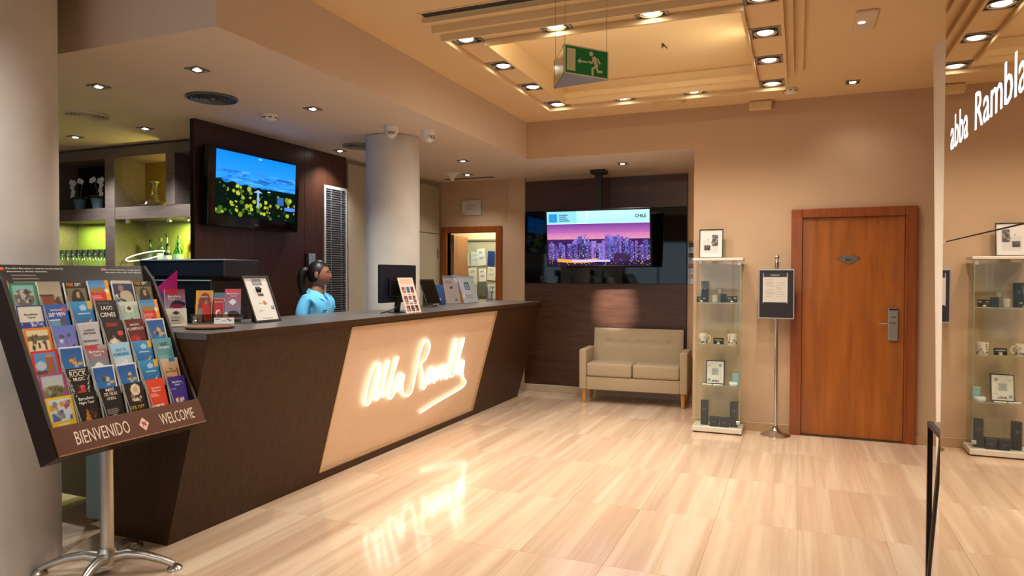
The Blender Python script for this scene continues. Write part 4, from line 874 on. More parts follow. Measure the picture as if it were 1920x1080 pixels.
def slabbox(nm, label, cat, x0, x1, y0, y1, z0, z1, mat, art=None, grp=None, lines=()):
    t = thing(nm, label, cat, ((x0+x1)/2, (y0+y1)/2, z0), 0, grp)
    MB().box(x0, x1, y0, y1, z0, z1, .002).build('body', mat, t)
    if art is not None: sheet('print', art, (x1-x0)*.94, (z1-z0)*.96, frame_mat(((x0+x1)/2, y0-.0006, z0+(z1-z0)*.02), (1, 0, 0), (0, 0, 1)), t)
    for s_, zz, ww, hh in lines: text(s_, frame_mat(((x0+x1)/2, y0-.0008, z0+zz), (1, 0, 0), (0, 0, 1)), ww, hh, M_WHITE, t, .0003, .01)
    return t
kBX = pm('box_black', '16171b', .4)
def boxart(tall):
    a = Art(12, 30 if tall else 12, '1a1b20'); c = .66 if tall else .55
    a.ell(.5, c, .16, .16*(.4 if tall else 1), '6b6b70').ell(.5, c, .10, .10*(.4 if tall else 1), '1a1b20').rect(.3, c-.14, .7, c-.12, '55565c'); return a
z = SHZ[0]
slabbox('perfume_box', 'tall black scent box on the top shelf of cabinet', 'box', -.872, -.806, 6.93, 6.99, z+.0005, z+.205, kBX, boxart(1))
def price_card(label, x, z, w, rows):
    a = Art(26, 16, '0e0f12'); a.rect(.1, .62, .42, .75, '8a8a88').rect(.1, .34, .55, .45, '7c7c7a').ell(.78, .68, .14, .1, '9a9a96'); tt = thing('price_card', label, 'card', (x, 6.87, z+.0005))
    Mx = wm(tt) @ frame_mat((0, 0, .004), (1, 0, 0), (0, .18, 1))
    if rows: a = Art(26, 16, '0e0f12')
    sheet('card', a, w, w*.62, Mx, tt, .002); MB().ball((.0, -.008, .010), (.014, .010, .010), 8, 6).build('clip', pm('card_clip', 'd8c9a0', .5), tt, True, 60)
    for s_, zz, ww, hh in rows: text(s_, Mx @ Matrix.Translation((0, zz, .0006)), ww, hh, M_WHITE, tt, .0003, .01)
price_card('small black price card before the tall scent box', -.862, z, .085, ())
price_card('small black price card right of the candle', -.58, z, .098, ())
def candle(label, x, y, z, r, h, up=False):
    t = thing('candle', label, 'candle', (x, y, z+.0005))
    MB().lathe([(r*.9, 0), (r, h), (r*.93, h), (r*.84, .004), (0, .004)], seg=18, cap=False).build('glass', M_ACRY, t, True, 40)
    MB().lathe([(r*.82, .005), (r*.88, h*.8), (0, h*.8)], seg=18).build('wax', pm('wax_white', 'e0d6c6', .5), t, True, 40); MB().tube([(0, 0, h*.8), (0, 0, h*.93)], .0015, 5).build('wick', M_BLACK, t, True)
candle('white glass candle at the front of the top cabinet shelf', -.735, 6.87, z, .036, .09)
pz_ = slabbox('candle_riser', 'clear riser block under the small candle in the cabinet', 'riser', -.735, -.665, 6.94, 7.0, z+.0005, z+.085, M_ACRY)
candle('small candle on riser at back of the top cabinet shelf', -.70, 6.97, z+.085, .028, .055)
slabbox('scent_carton', 'small black carton beside the candle on top cabinet shelf', 'box', -.688, -.635, 6.89, 6.93, z+.0005, z+.085, kBX)
rd = thing('reed_diffuser', 'glass reed diffuser at the left of the top cabinet shelf', 'diffuser', (-.885, 6.92, z+.0005))
MB().lathe([(.014, 0), (.014, .05), (.006, .06), (.006, .07)], seg=12).build('flask', M_ACRY, rd, True, 40)
for dx in (-.012, 0, .03): MB().tube([(0, 0, .01), (dx, 0, .19)], .0018, 5).build('reed', pm('reed', 'b89a70', .7), rd, True)
slabbox('tealight_pack', 'cream tealight pack on the base rim under the candle shelf', 'box', -.77, -.70, 6.835, 6.86, z-.03, z-.0065, pm('wax_white', 'e0d6c6', .5)) if False else None
z = SHZ[1]
def mug(label, x, y, z, r, h, hx, ha=0.):
    t = thing('mug', label, 'mug', (x, y, z+.0005))
    MB().lathe([(r*.94, 0), (r, .006), (r, h), (r*.93, h), (r*.91, .008), (0, .008)], seg=24, cap=False).build('cup', pm('mug_white', 'e0d8cc', .3), t, True, 40)
    MB().tube([(hx*r*.95, 0, h*.8), (hx*r*1.45, 0, h*.78), (hx*r*1.65, 0, h*.5), (hx*r*1.4, 0, h*.25), (hx*r*.95, 0, h*.2)], .0055, 7).build('handle', pm('mug_white', 'e0d8cc', .3), t, True, 50, Matrix.Rotation(R(ha), 4, 'Z'))
    m = MB(); mr = random.Random(int(x*1000))
    for i in range(16):
        a = mr.uniform(math.pi*1.08, math.pi*1.92); zz = mr.uniform(.012, h*.5 if i < 10 else h*.85); Q_ = Matrix.Rotation(a, 4, 'Z') @ Matrix.Translation((r+.0004, 0, zz))
        m.box(-.0003, .0006, -.005, .005, -.004, .004+.006*mr.random(), M=Q_)
    m.build('print', pm('mug_print', '5a2f33', .4), t, True)
mug('white mug with city print at the left of middle shelf', -.845, 6.885, z, .043, .10, 1); mug('white mug with city print at the right of middle shelf', -.575, 6.885, z, .045, .105, 1, 110)
price_card('black Barcelona mug card between the two white mugs', -.70, z, .095, [('BARCELONA', .034, .07, .011), ('MUG', .017, .03, .010)])
z = SHZ[2]
a = Art(30, 40, 'dcd8d2'); a.rect(.3, .38, .72, .68, 'a9a9b0').lines(.33, .42, .69, .64, 4, '90909a').ell(.8, .82, .09, .07, '8c9490').ell(.15, .8, .07, .05, 'b6bdb4').ell(.14, .15, .1, .07, '7fa096').rect(.3, .06, .75, .10, '4a4a4c').blobs(.3, .08, .75, .14, 6, ['3a3a3c'], .03).ell(.82, .4, .04, .2, 'c6cac4')
pt = thing('framed_print', 'black framed illustrated print leaning on the third cabinet shelf', 'picture frame', (-.735, 6.93, z+.0005), R(-6))
PM = wm(pt) @ frame_mat((0, 0, 0.001), (1, 0, .02), (0, .17, 1))
MB().box(-.088, .088, 0, .228, -.008, .003, .001, M=PM).build('frame', M_BLACK, pt); sheet('print', a, .158, .21, PM @ Matrix.Translation((0, .009, .0036)), pt)
MB().prism([(.07, 0), (.08, 0), (.04, .16), (.033, .155)], 'x', -.02, .02).build('strut', M_BLACK, pt, True)
for i, x in enumerate((-.80, -.70)):
    o = MB().box(x-.045, x+.045, 6.835, 6.865, z+.0005, z+.012, .003).build('soap_bar', pm('soap_white', 'ddd5ca', .5), None); tag(o, 'flat white soap bar %s the framed print' % ('left under' if i == 0 else 'right under'), 'soap')
slabbox('teal_gift_box', 'small pale blue gift box on the third cabinet shelf', 'box', -.575, -.515, 6.92, 6.97, z+.0005, z+.11, pm('gift_teal', '8fb9bd', .5))
sp_ = thing('soap_dish', 'round white soap in the right of third cabinet shelf', 'soap', (-.556, 6.865, z+.0005))
MB().lathe([(.036, 0), (.045, .012), (.045, .03), (.036, .042), (0, .044)], seg=22).build('puck', pm('soap_blue', 'cfdde0', .4), sp_, True, 40); MB().lathe([(.0255, .0425), (.0265, .0448), (.022, .0448)], seg=22, cap=False).build('ring', M_STEEL, sp_, True)
z = .0605
slabbox('perfume_box', 'tall black scent box at the left of cabinet base', 'box', -.862, -.795, 6.88, 6.94, z, z+.235, kBX, boxart(1)); slabbox('perfume_box', 'tall black scent box at the right of cabinet base', 'box', -.59, -.522, 6.87, 6.93, z, z+.24, kBX, boxart(1))
slabbox('scent_carton', 'short black carton left of the centre on cabinet base', 'box', -.775, -.69, 6.84, 6.90, z, z+.09, kBX, boxart(0)); slabbox('scent_carton', 'short black carton right of the centre on cabinet base', 'box', -.682, -.597, 6.84, 6.90, z, z+.09, kBX, boxart(0))
# picture on top
a = Art(30, 38, 'd9d5d2'); a.rect(.13, .16, .82, .62, 'c9c6c4').rect(.2, .25, .46, .45, '474443').rect(.55, .43, .80, .82, '4b4746').blobs(.52, .44, .78, .8, 10, ['8b8786', '363332', '6c6867'], .05).blobs(.22, .27, .44, .43, 6, ['6c6867', '363332'], .04).ell(.35, .65, .05, .04, 'b8b4b2')
pt = thing('framed_picture', 'black framed abstract picture standing on top of cabinet', 'picture frame', (-.79, 6.98, 1.6705))
PM = wm(pt) @ frame_mat((0, 0, .001), (1, 0, 0), (0, .12, 1))
m = MB()
for q in ((-.112, -.104, 0, .285), (.104, .112, 0, .285), (-.104, .104, 0, .008), (-.104, .104, .277, .285)): m.box(*q, -.004, .006, M=PM)
m.build('frame', M_BLACK, pt); sheet('print', a, .208, .269, PM @ Matrix.Translation((0, .008, 0)), pt, .003, M_BLACK)
MB().prism([(.075, 0), (.085, 0), (.042, .17), (.034, .165)], 'x', -.02, .02).build('strut', M_BLACK, pt, True)
# sign stand
ss = thing('sign_stand', 'chrome pole stand holding a black notice board by the door', 'sign stand', (-.187, 6.955, 0), R(-3))
MB().lathe([(.135, 0), (.135, .008), (.10, .022), (.05, .042), (.026, .07), (.02, .09)], seg=36).build('base', M_CHROME, ss, True, 40)
MB().lathe([(.0155, .08), (.0155, 1.575)], seg=16).build('pole', M_CHROME, ss, True, 40)
MB().lathe([(.016, 1.57), (.02, 1.585), (.017, 1.60), (.021, 1.615), (.019, 1.63), (.009, 1.645), (.018, 1.66), (.021, 1.672), (.016, 1.69), (.005, 1.70), (0, 1.702)], seg=18).build('finial', M_CHROME, ss, True, 50)
MB().box(-.158, .158, -.05, -.018, 1.10, 1.565, .004).build('board_frame', pm('board_silver', 'b9b0a6', .3, .6), ss, True)
MB().box(-.148, .148, -.052, -.049, 1.112, 1.553).build('black_panel', pm('board_black', '17141a', .6), ss, True)
a = Art(30, 40, 'c9c1b8'); a.rect(0, .86, 1, 1, '2a2627').rect(.33, .92, .66, .94, 'a9a19a').rect(0, 0, 1, .045, '2a2627').lines(.12, .2, .48, .8, 9, 'aaa29a').lines(.55, .2, .92, .7, 7, 'b0a8a0').rect(0, .0, .02, 1, 'dcd6d0').rect(.98, 0, 1, 1, 'dcd6d0')
sheet('notice_sheet', a, .215, .285, wm(ss) @ frame_mat((-.01, -.0535, 1.245), (1, 0, 0), (0, 0, 1)), ss, .001)
# cherry door
d1 = struct(thing('door_1', None, None, (.455, YB, 0)))
for q in ((-.066, .030, 0, 2.13), (.882, .975, 0, 2.13), (.030, .882, 2.045, 2.13)): MB().box(q[0], q[1], YB-.045, YB-.0005, q[2], q[3], .008, 2).build('door_frame', M_FRAME, d1)
for q in ((.016, .030, 0, 2.045), (.882, .896, 0, 2.045)): MB().box(q[0], q[1], YB-.05, YB-.045, q[2], q[3]).build('door_stop', M_FRAME, d1)
MB().box(.033, .879, YB-.012, YB-.0005, .012, 2.042, .002).build('door_leaf', M_DOOR, d1)
lk = MB().box(.752, .832, YB-.035, YB-.012, .922, 1.216, .006, 2).build('lock', pm('lock_steel', 'a5a39f', .3, .8), d1)
MB().box(.757, .827, YB-.0365, YB-.035, 1.196, 1.21).build('reader', M_BLACK, lk); MB().box(.775, .812, YB-.0365, YB-.035, 1.13, 1.138).build('card_slot', M_BLACK, lk)
MB().tube([(.80, YB-.035, 1.085), (.80, YB-.075, 1.085), (.78, YB-.08, 1.08), (.67, YB-.08, 1.077)], .008, 8).build('door_handle', M_CHROME, lk, smooth=50)
m = MB(); pl_ = []
cx, cz = .425, 1.645
for k in range(-4, 5):                                              # fan of leaves round the number
    t_ = k*.37; l = .058+.045*abs(math.sin(t_)); dx, dz_ = math.sin(t_), .62*math.cos(t_)+.12; n_ = Vector((dz_, -dx)).normalized()*.011
    tip = (cx+l*dx, cz+l*dz_); mid = (cx+l*.5*dx, cz+l*.55*dz_)
    m.prism([(cx, cz), (mid[0]-n_.x, mid[1]-n_.y), tip, (mid[0]+n_.x, mid[1]+n_.y)], 'y', YB-.018, YB-.012)
m.prism([(cx-.05, cz+.03), (cx-.056, cz-.006), (cx-.03, cz-.016), (cx, cz-.036), (cx+.03, cz-.016), (cx+.056, cz-.006), (cx+.05, cz+.03)], 'y', YB-.0185, YB-.012)
nplate = m.build('number_plate', pm('plate_pewter', '7d756a', .4, .6), d1)
text('001', frame_mat((.425, YB-.0187, 1.637), (1, 0, 0), (0, 0, 1)), .058, .03, pm('plate_digit', '2a1a10', .5), nplate, .002, .01)
bx('threshold', pm('threshold', '4a4038', .4, .3), .03, .882, YB-.04, YB-.005, 0, .010, d1)
# wall leaflet rack at the end of the niche
wr = thing('wall_leaflet_rack', 'narrow wall rack of leaflets beside the niche panel', 'rack', (-1.19, YN, 1.4))
bx('back_plate', M_ACRY, -1.215, -1.10, YN-.012, YN-.002, 1.40, 1.92, wr)
for i, c in enumerate(('3b2418', '4a3226', '7a6a58', 'a89c86')):
    z = 1.78-.125*i; bx('pocket', M_ACRY, -1.215, -1.10, YN-.035, YN-.03, z, z+.06, wr); bx('leaflet', pm('rack_leaflet_%d' % i, c, .5), -1.21, -1.105, YN-.028, YN-.014, z+.005, z+.115, wr)
# black trestle table beyond the mirror end
tb = thing('trestle_table', 'black metal framed table end showing past the mirror', 'table', (.9, 3.5, 0))
for x in (.61, 1.2):
    for y in (3.95, 3.0):
        MB().box(x-.011, x+.011, y-.011, y+.011, 0, .76).build('leg', M_BLACK, tb)
    MB().box(x-.011, x+.011, 3.0, 3.961, .76, .782).build('top_rail', M_BLACK, tb)
    MB().tube([(x, 3.935, .02), (x, 3.66, .76)], .010, 6).build('brace', M_BLACK, tb); MB().tube([(x, 3.015, .02), (x, 3.29, .76)], .010, 6).build('brace', M_BLACK, tb)
MB().box(.62, 1.19, 3.0, 3.95, .763, .782).build('table_top', M_BLACKG, tb)

# ================================================================== BROCHURE STAND
S2 = .975
bk = thing('brochure_stand', 'brown floor stand full of tourist brochures at left', 'brochure rack', (-3.2, 2.424, 0))
HX, HY = -3.2, 2.424
MB().lathe([(.032, .05), (.032, 1.08)], (HX, HY, 0), 24).build('pole', M_ALU, bk, smooth=40)
MB().lathe([(.030, .035), (.048, .04), (.048, .105), (.036, .13), (.033, .13)], (HX, HY, 0), 24).build('hub', M_ALU, bk, smooth=40)
for k in range(4):
    a = R(28+90*k); c, s_ = math.cos(a), math.sin(a)
    lg = MB().tube([(HX+c*r_, HY+s_*r_, z) for r_, z in ((.03, .075), (.1, .09), (.18, .08), (.26, .055), (.32, .03))], [.03, .026, .022, .019, .017], 10).build('leg', M_ALU, bk, smooth=50)
    MB().lathe([(.036, 0), (.036, .012), (.026, .022), (.012, .03)], (HX+c*.325, HY+s_*.325, 0), 18).build('foot', M_CHROME if k == 0 else M_ALU, lg, smooth=40)
uX, uZ = -.4327, .9015
def rp(s, n): return (-2.953+uX*s+uZ*n, .838+uZ*s-uX*n)          # along the slope, out of it
RY0, RY1 = 1.972, 2.762
prof = [rp(-.131, .0), rp(.70, .0), rp(.80, -.03), rp(.80, -.05), rp(.70, -.13), rp(-.131, -.13)]
for a, b in ((RY0, RY0+.016), (RY1-.016, RY1)): MB().prism(prof, 'y', a, b, .002).build('side_panel', M_DBROWN, bk)
MB().prism([rp(-.12, -.115), rp(.70, -.115), rp(.70, -.128), rp(-.12, -.128)], 'y', RY0+.016, RY1-.016).build('back_panel', M_DBROWN, bk)
MB().prism([rp(-.131, -.005), rp(-.131, -.128), rp(-.12, -.128), rp(-.12, -.005)], 'y', RY0+.016, RY1-.016).build('bottom_panel', M_DBROWN, bk)
lp = MB().prism([rp(-.131, .006), rp(0, .006), rp(0, -.008), rp(-.131, -.008)], 'y', RY0, RY1, .0015).build('lip_board', M_BROWN, bk)
bg_ = MB().prism([rp(-.1315, .007), rp(-.127, .007), rp(-.127, .006), rp(-.1315, .0055)], 'y', RY0, RY1).build('lip_edge', pm('lip_edge', '9a6238', .4), bk)
def rack_M(y, s, n, tilt=0.):
    x, z = rp(s, n); up = Vector((uX, 0, uZ))*math.cos(tilt)+Vector((uZ, 0, -uX))*math.sin(tilt)
    return frame_mat((x, y, z), (0, 1, 0), up)
ML = pm('lip_letter', 'd9c3ae', .5)
text('BIENVENIDO', rack_M(2.195, -.098, .0062), .265, .062, ML, lp, .001, .0); text('WELCOME', rack_M(2.60, -.098, .0062), .205, .058, ML, lp, .001, .0)
Md = rack_M(2.405, -.072, .0064)
MB().prism([(0, -.034), (.027, 0), (0, .034), (-.027, 0)], 'z', 0, .001, M=Md).build('emblem', pm('emblem_pink', 'e0b8b0', .5), lp)
for q in (((-.012, .010), (.012, -.006)), ((-.006, -.012), (-.002, .014)), ((.006, -.010), (.008, .012))):
    (x0, y0), (x1, y1) = q; d = Vector((x1-x0, y1-y0, 0)).normalized(); n = Vector((-d.y, d.x, 0))*.0028
    MB().prism([(x0+n.x, y0+n.y), (x1+n.x, y1+n.y), (x1-n.x, y1-n.y), (x0-n.x, y0-n.y)], 'z', .001, .0016, M=Md).build('emblem_stroke', pm('emblem_red', 'a5332c', .5), lp)
# header board
MB().prism([rp(.655, -.04), rp(.80, -.04), rp(.80, -.05), rp(.655, -.05)], 'y', RY0+.016, RY1-.016).build('header_board', pm('header_black', '15100e', .4), bk)
HDR = bk.children[-1]
def hl_(s_, y, s, w, h, al='LEFT', mat=None): text(s_, rack_M(y, s, -.0395), w, h, mat or M_PAPER, HDR, .0004, .0, align=al)
hl_('Descubre Barcelona y reserva con las mejores', 2.03, .775, .265, .011); hl_('descuentos y ofertas especiales.', 2.03, .760, .185, .010)
hl_('Get to know Barcelona, and get special', 2.725, .772, .215, .011, 'RIGHT'); hl_("discounts on the city's main highlights", 2.725, .757, .21, .011, 'RIGHT')
mdm = pm('header_dim', '7d746c', .6)
for s, w in ((.742, .11), (.725, .12), (.708, .12)): MB().box(0, w, 0, .006, 0, .0006, M=rack_M(2.045, s, -.0395)).build('small_print', mdm, HDR)
for y, c1 in ((1.995, 'd9581f'), (2.495, 'b9757a')): MB().box(0, .026, 0, .013, 0, .0006, M=rack_M(y, .773, -.0395)).build('flag', pm('flag_'+c1, c1, .5), HDR)
MB().box(0, .012, 0, .013, 0, .0006, M=rack_M(2.01, .705, -.0395)).build('flag', pm('flag_red', 'a83238', .5), HDR)
# shelves and clear dividers
COLS = [RY0+.02+.125*i for i in range(7)]; PITCH_ = .111
for r_ in range(6):
    s = .555-PITCH_*r_; MB().prism([rp(s-.004, -.115), rp(s-.004, -.027), rp(s-.001, -.027), rp(s-.001, -.115)], 'y', RY0+.016, RY1-.016).build('tier_ledge', M_ACRY, bk)
for c_ in range(1, 6):
    y = COLS[c_]; MB().prism([rp(.0, -.10), rp(.0, -.001), rp(.62, -.001), rp(.62, -.10)], 'y', y-.001, y+.001).build('divider', M_ACRY, bk)
    MB().prism([rp(.0, -.003), rp(.0, .0), rp(.62, .0), rp(.62, -.003)], 'y', y-.0012, y+.0012).build('divider_edge', pm('divider_edge', '8f8880', .3), bk)
def A_(c): return Art(26, 32, c)
def card(fr, paint):
    a = A_(fr); paint(a); a.rect(0, 0, 1, .2, fr).rect(0, .93, 1, 1, fr).rect(0, 0, .1, 1, fr).rect(.9, 0, 1, 1, fr).rect(.3, .08, .75, .12, 'dccfc0'); return a
def p_green(a): a.grad(0, .2, 1, 1, '7d8a80', '7fb4bd').ell(.5, .5, .38, .3, '5e5a55').blobs(.2, .35, .8, .75, 16, ['8d8a84', '3c3633', 'a9a49c', '6b2f2c'], .07)
def p_orange(a): a.rect(0, .2, 1, 1, 'd6c6a0').rect(.1, .55, .9, .72, '6b6145').blobs(.1, .5, .9, .75, 12, ['5a5a44', '7a6a48', '463f30'], .07).ell(.28, .34, .05, .12, '3a3530').ell(.5, .4, .04, .1, '3a3530').ell(.75, .36, .05, .13, '3a3530')
def p_red(a): a.rect(0, .2, 1, 1, '4f86c0').ell(.3, .5, .2, .15, 'a8b8c4').rect(.5, .2, .8, .8, '8d5a42').rect(.55, .75, .78, .86, 'b07a5a').rect(.1, .2, .5, .35, '55402f')
def p_purple(a): a.grad(0, .5, 1, 1, 'b4b4b0', '9fb0b8').ell(.5, .4, .45, .2, '6e6a48').blobs(.15, .25, .85, .5, 14, ['4c4a34', '7d7656', '9a9078'], .07)
def p_yellow(a): a.rect(0, .2, 1, 1, 'b9c8cf').blobs(.12, .25, .88, .85, 30, ['a0484a', '4a5f98', 'b98a4a', '7a7a80', 'c9b48a', '5a4a6a'], .09)
def a_navy():
    a = A_('2b3d86'); a.rect(.08, .42, .92, .95, 'cfc8bc').blobs(.1, .12, .9, .42, 26, ['b8bccb', '2b3d86', '8f97bd'], .05); return a
def a_house(): return A_('8d8474').grad(0, .5, 1, 1, 'a59a86', '8f8878').rect(.08, .18, .6, .52, '7a3c26').rect(0, 0, 1, .2, '3c241a').tri((.55, .3), (1, .1), (.8, .5), '4a2c1e').rect(0, .5, .62, .56, '3a2a20')
def a_360(): return A_('2a56a0').rect(.12, .1, .62, .42, '5f8aa8').rect(.1, .42, .6, .46, 'd8dce0').ell(.82, .8, .12, .09, 'c04a50').rect(.6, 0, .82, .5, '5a4a52')
def a_lilac(): return A_('6a6fb0').grad(0, 0, 1, 1, '7d74b0', '5a70c0').rect(.5, .0, .54, .6, '5a5668').ell(.35, .62, .13, .07, '4a4a66').ell(.66, .66, .1, .07, '4a4a66').ell(.3, .48, .08, .07, 'b8c0d4').ell(.8, .3, .05, .04, '3c3c5a')
def a_diver():
    a = A_('dfe2e4'); a.grad(.04, 0, .95, .95, '1f6fae', '17519a').blobs(.38, .42, .68, .62, 9, ['c79a3a', '7d4a2a', '3a3a2c', 'b8b0a0'], .08).ell(.8, .42, .1, .06, 'c89a40').ell(.62, .36, .1, .05, '8aa0c0').rect(.42, .84, .62, .87, 'c8d4e4'); return a
def a_rock():
    a = A_('14100f'); a.rect(.15, .92, .85, .95, 'b0aaa4').blobs(.3, .05, .65, .42, 9, ['b02a30', '3a1a1c', 'c85a58', '4a6a8c'], .1)
    for k in range(4): a.tri((.02+.04*k, .75-.16*k), (.14+.04*k, .6-.16*k), (.05+.04*k, .6-.16*k), 'bdb6ae').tri((.98-.04*k, .75-.16*k), (.86-.04*k, .6-.16*k), (.95-.04*k, .6-.16*k), 'bdb6ae')
    return a
def a_night(): return A_('120d0c').tri((.3, .0), (.6, .0), (.45, .45), 'b87420').ell(.7, .3, .12, .14, '4a2c26').blobs(.55, .1, .9, .4, 6, ['5a2c20', '8a4a2a', '2a1a18'], .08).ell(.12, .93, .04, .03, 'c9c2ba')
def a_port(): return A_('1d1512').rect(.0, .82, 1, 1, '120d0a').rect(.08, .05, .92, .78, '6e634a').ell(.52, .35, .3, .4, '1a120e').ell(.55, .55, .09, .12, 'b08a62').rect(.25, 0, .8, .22, '1a1210')
def a_sea(): return A_('1f78b4').grad(0, 0, 1, 1, '123f7a', '2c8ec8').ell(.55, .78, .16, .1, '9fc4e0').tri((.05, .08), (.9, .42), (.6, .1), 'c4b8b0').tri((.2, .16), (.8, .38), (.6, .2), '8d5a4a').rect(.78, .74, .97, 1, 'd8a81e').ell(.1, .05, .15, .08, '6fa8c8').rect(.25, .58, .8, .61, 'b8d4ea')
def a_casino(): return A_('b4b4ba').rect(0, .96, 1, 1, 'c6c6cc')
def a_card2(): return A_('5a7f9c').grad(0, 0, 1, 1, '4f8ea0', 'a8505e').rect(.0, .85, .6, 1, 'b8303c').rect(.6, .85, 1, 1, '9a9488').tri((.5, .42), (.25, .26), (.75, .26), 'd4d8d8').tri((.5, .10), (.25, .26), (.75, .26), 'd4d8d8')
def a_tour(): return A_('e09a1c').rect(0, 0, .78, .6, 'c41a1c').rect(0, .6, .8, 1, '4a90c4').ell(.4, .66, .38, .1, '9a7038').ell(.85, .62, .1, .08, 'e8e0d4').rect(0, .9, .8, 1, '3f7fc0').lines(.12, .1, .7, .5, 5, 'e0988e')
def a_lago(): return A_('17131d').lines(.1, .08, .9, .3, 3, '5a4f8a').rect(.1, .9, .7, .93, '55505a')
def a_black(): return A_('17120f').lines(.2, .1, .8, .4, 5, '8a8478').ell(.5, .03, .15, .04, 'a49c8c')
def a_dance(): return A_('16100e').ell(.8, .55, .14, .09, 'd0443c').ell(.42, .42, .08, .08, '6b4a3a').ell(.45, .15, .2, .24, 'd8ccb8').tri((.05, .2), (.3, .38), (.35, .28), 'cbb098').tri((.9, .15), (.55, .36), (.55, .26), 'cbb098').rect(.2, .78, .72, .92, '8d1c1a')
def a_ways(): return A_('9cc6e0').grad(0, 0, 1, .5, 'c9c2bc', 'a8cbe0').blobs(.3, .05, .95, .3, 9, ['b47a72', 'd8b4a4', '8d5a52', 'e0d4c8'], .1).ell(.15, .08, .12, .07, '4a4a4c')
def a_ball(): return A_('1a1411').ell(.55, .75, .24, .2, 'd8ccb4').ell(.55, .75, .12, .1, 'c9a27a').blobs(.3, .4, .8, .55, 8, ['9a2f28', '7d6a4a', 'c9b48a'], .09).tri((.35, .36), (.75, .36), (.55, .5), 'd8ccb4')
def a_bride(): return A_('1c2c58').rect(0, .88, 1, 1, 'c6bfb4').ell(.4, .72, .14, .12, '9a6a5a').ell(.62, .3, .4, .34, 'b4a68e').blobs(.05, .05, .5, .45, 12, ['c8ccd0', '3c424c', '8d949c', '1f2630'], .08)
def a_teal():
    a = A_('a8bcae')
    for k in range(7): a.rect(.05+.14*k, 0, .11+.14*k, .8, '8aa496')
    return a.rect(0, .85, 1, 1, 'c4ccc0').ell(.5, .72, .22, .14, 'd0d4c8').ell(.5, .74, .14, .07, '5a2422').blobs(.02, .0, .98, .26, 14, ['a0484c', 'b86a68', '7c3a3c'], .09).ell(.55, .22, .15, .14, '55654a')
def a_flam(): return A_('5e0f10').ell(.4, .15, .3, .3, '9a1214').ell(.5, .25, .1, .12, 'c02a20')
def a_orange(): return A_('d8401f').rect(.08, .02, .75, .12, 'ecd8cc').rect(.2, .02, .3, .07, 'd8401f').rect(.5, .02, .6, .07, 'd8401f').lines(.15, .4, .6, .5, 2, 'f0b09a')
def a_visit(): return A_('5f9aa4').lines(.15, .1, .9, .5, 6, '8cb8bc')
def a_beige(): return A_('d0ac84').grad(0, 0, 1, 1, 'd48a4a', 'cdb8a0').rect(.5, .84, .82, 1, '2f8fb8').rect(.82, .1, .88, .6, '6a4a34').lines(.1, .25, .7, .45, 2, 'a87a4c')
def a_purp(): return A_('37258a').blobs(.3, .02, .7, .2, 9, ['d8b4a0', 'c05a50', 'e0d4c0'], .07).ell(.85, .72, .03, .03, '8d7cd0').lines(.1, .5, .4, .6, 1, '9a8cd8')
DK = pm('ink_dark', '2a2a30', .5); CY_ = pm('ink_cyan', '1f8ab8', .5); YL = pm('ink_yellow', 'c9a820', .5); OR = pm('ink_orange', 'e08a1c', .5); CR = pm('ink_cream', 'd8ccb8', .5)
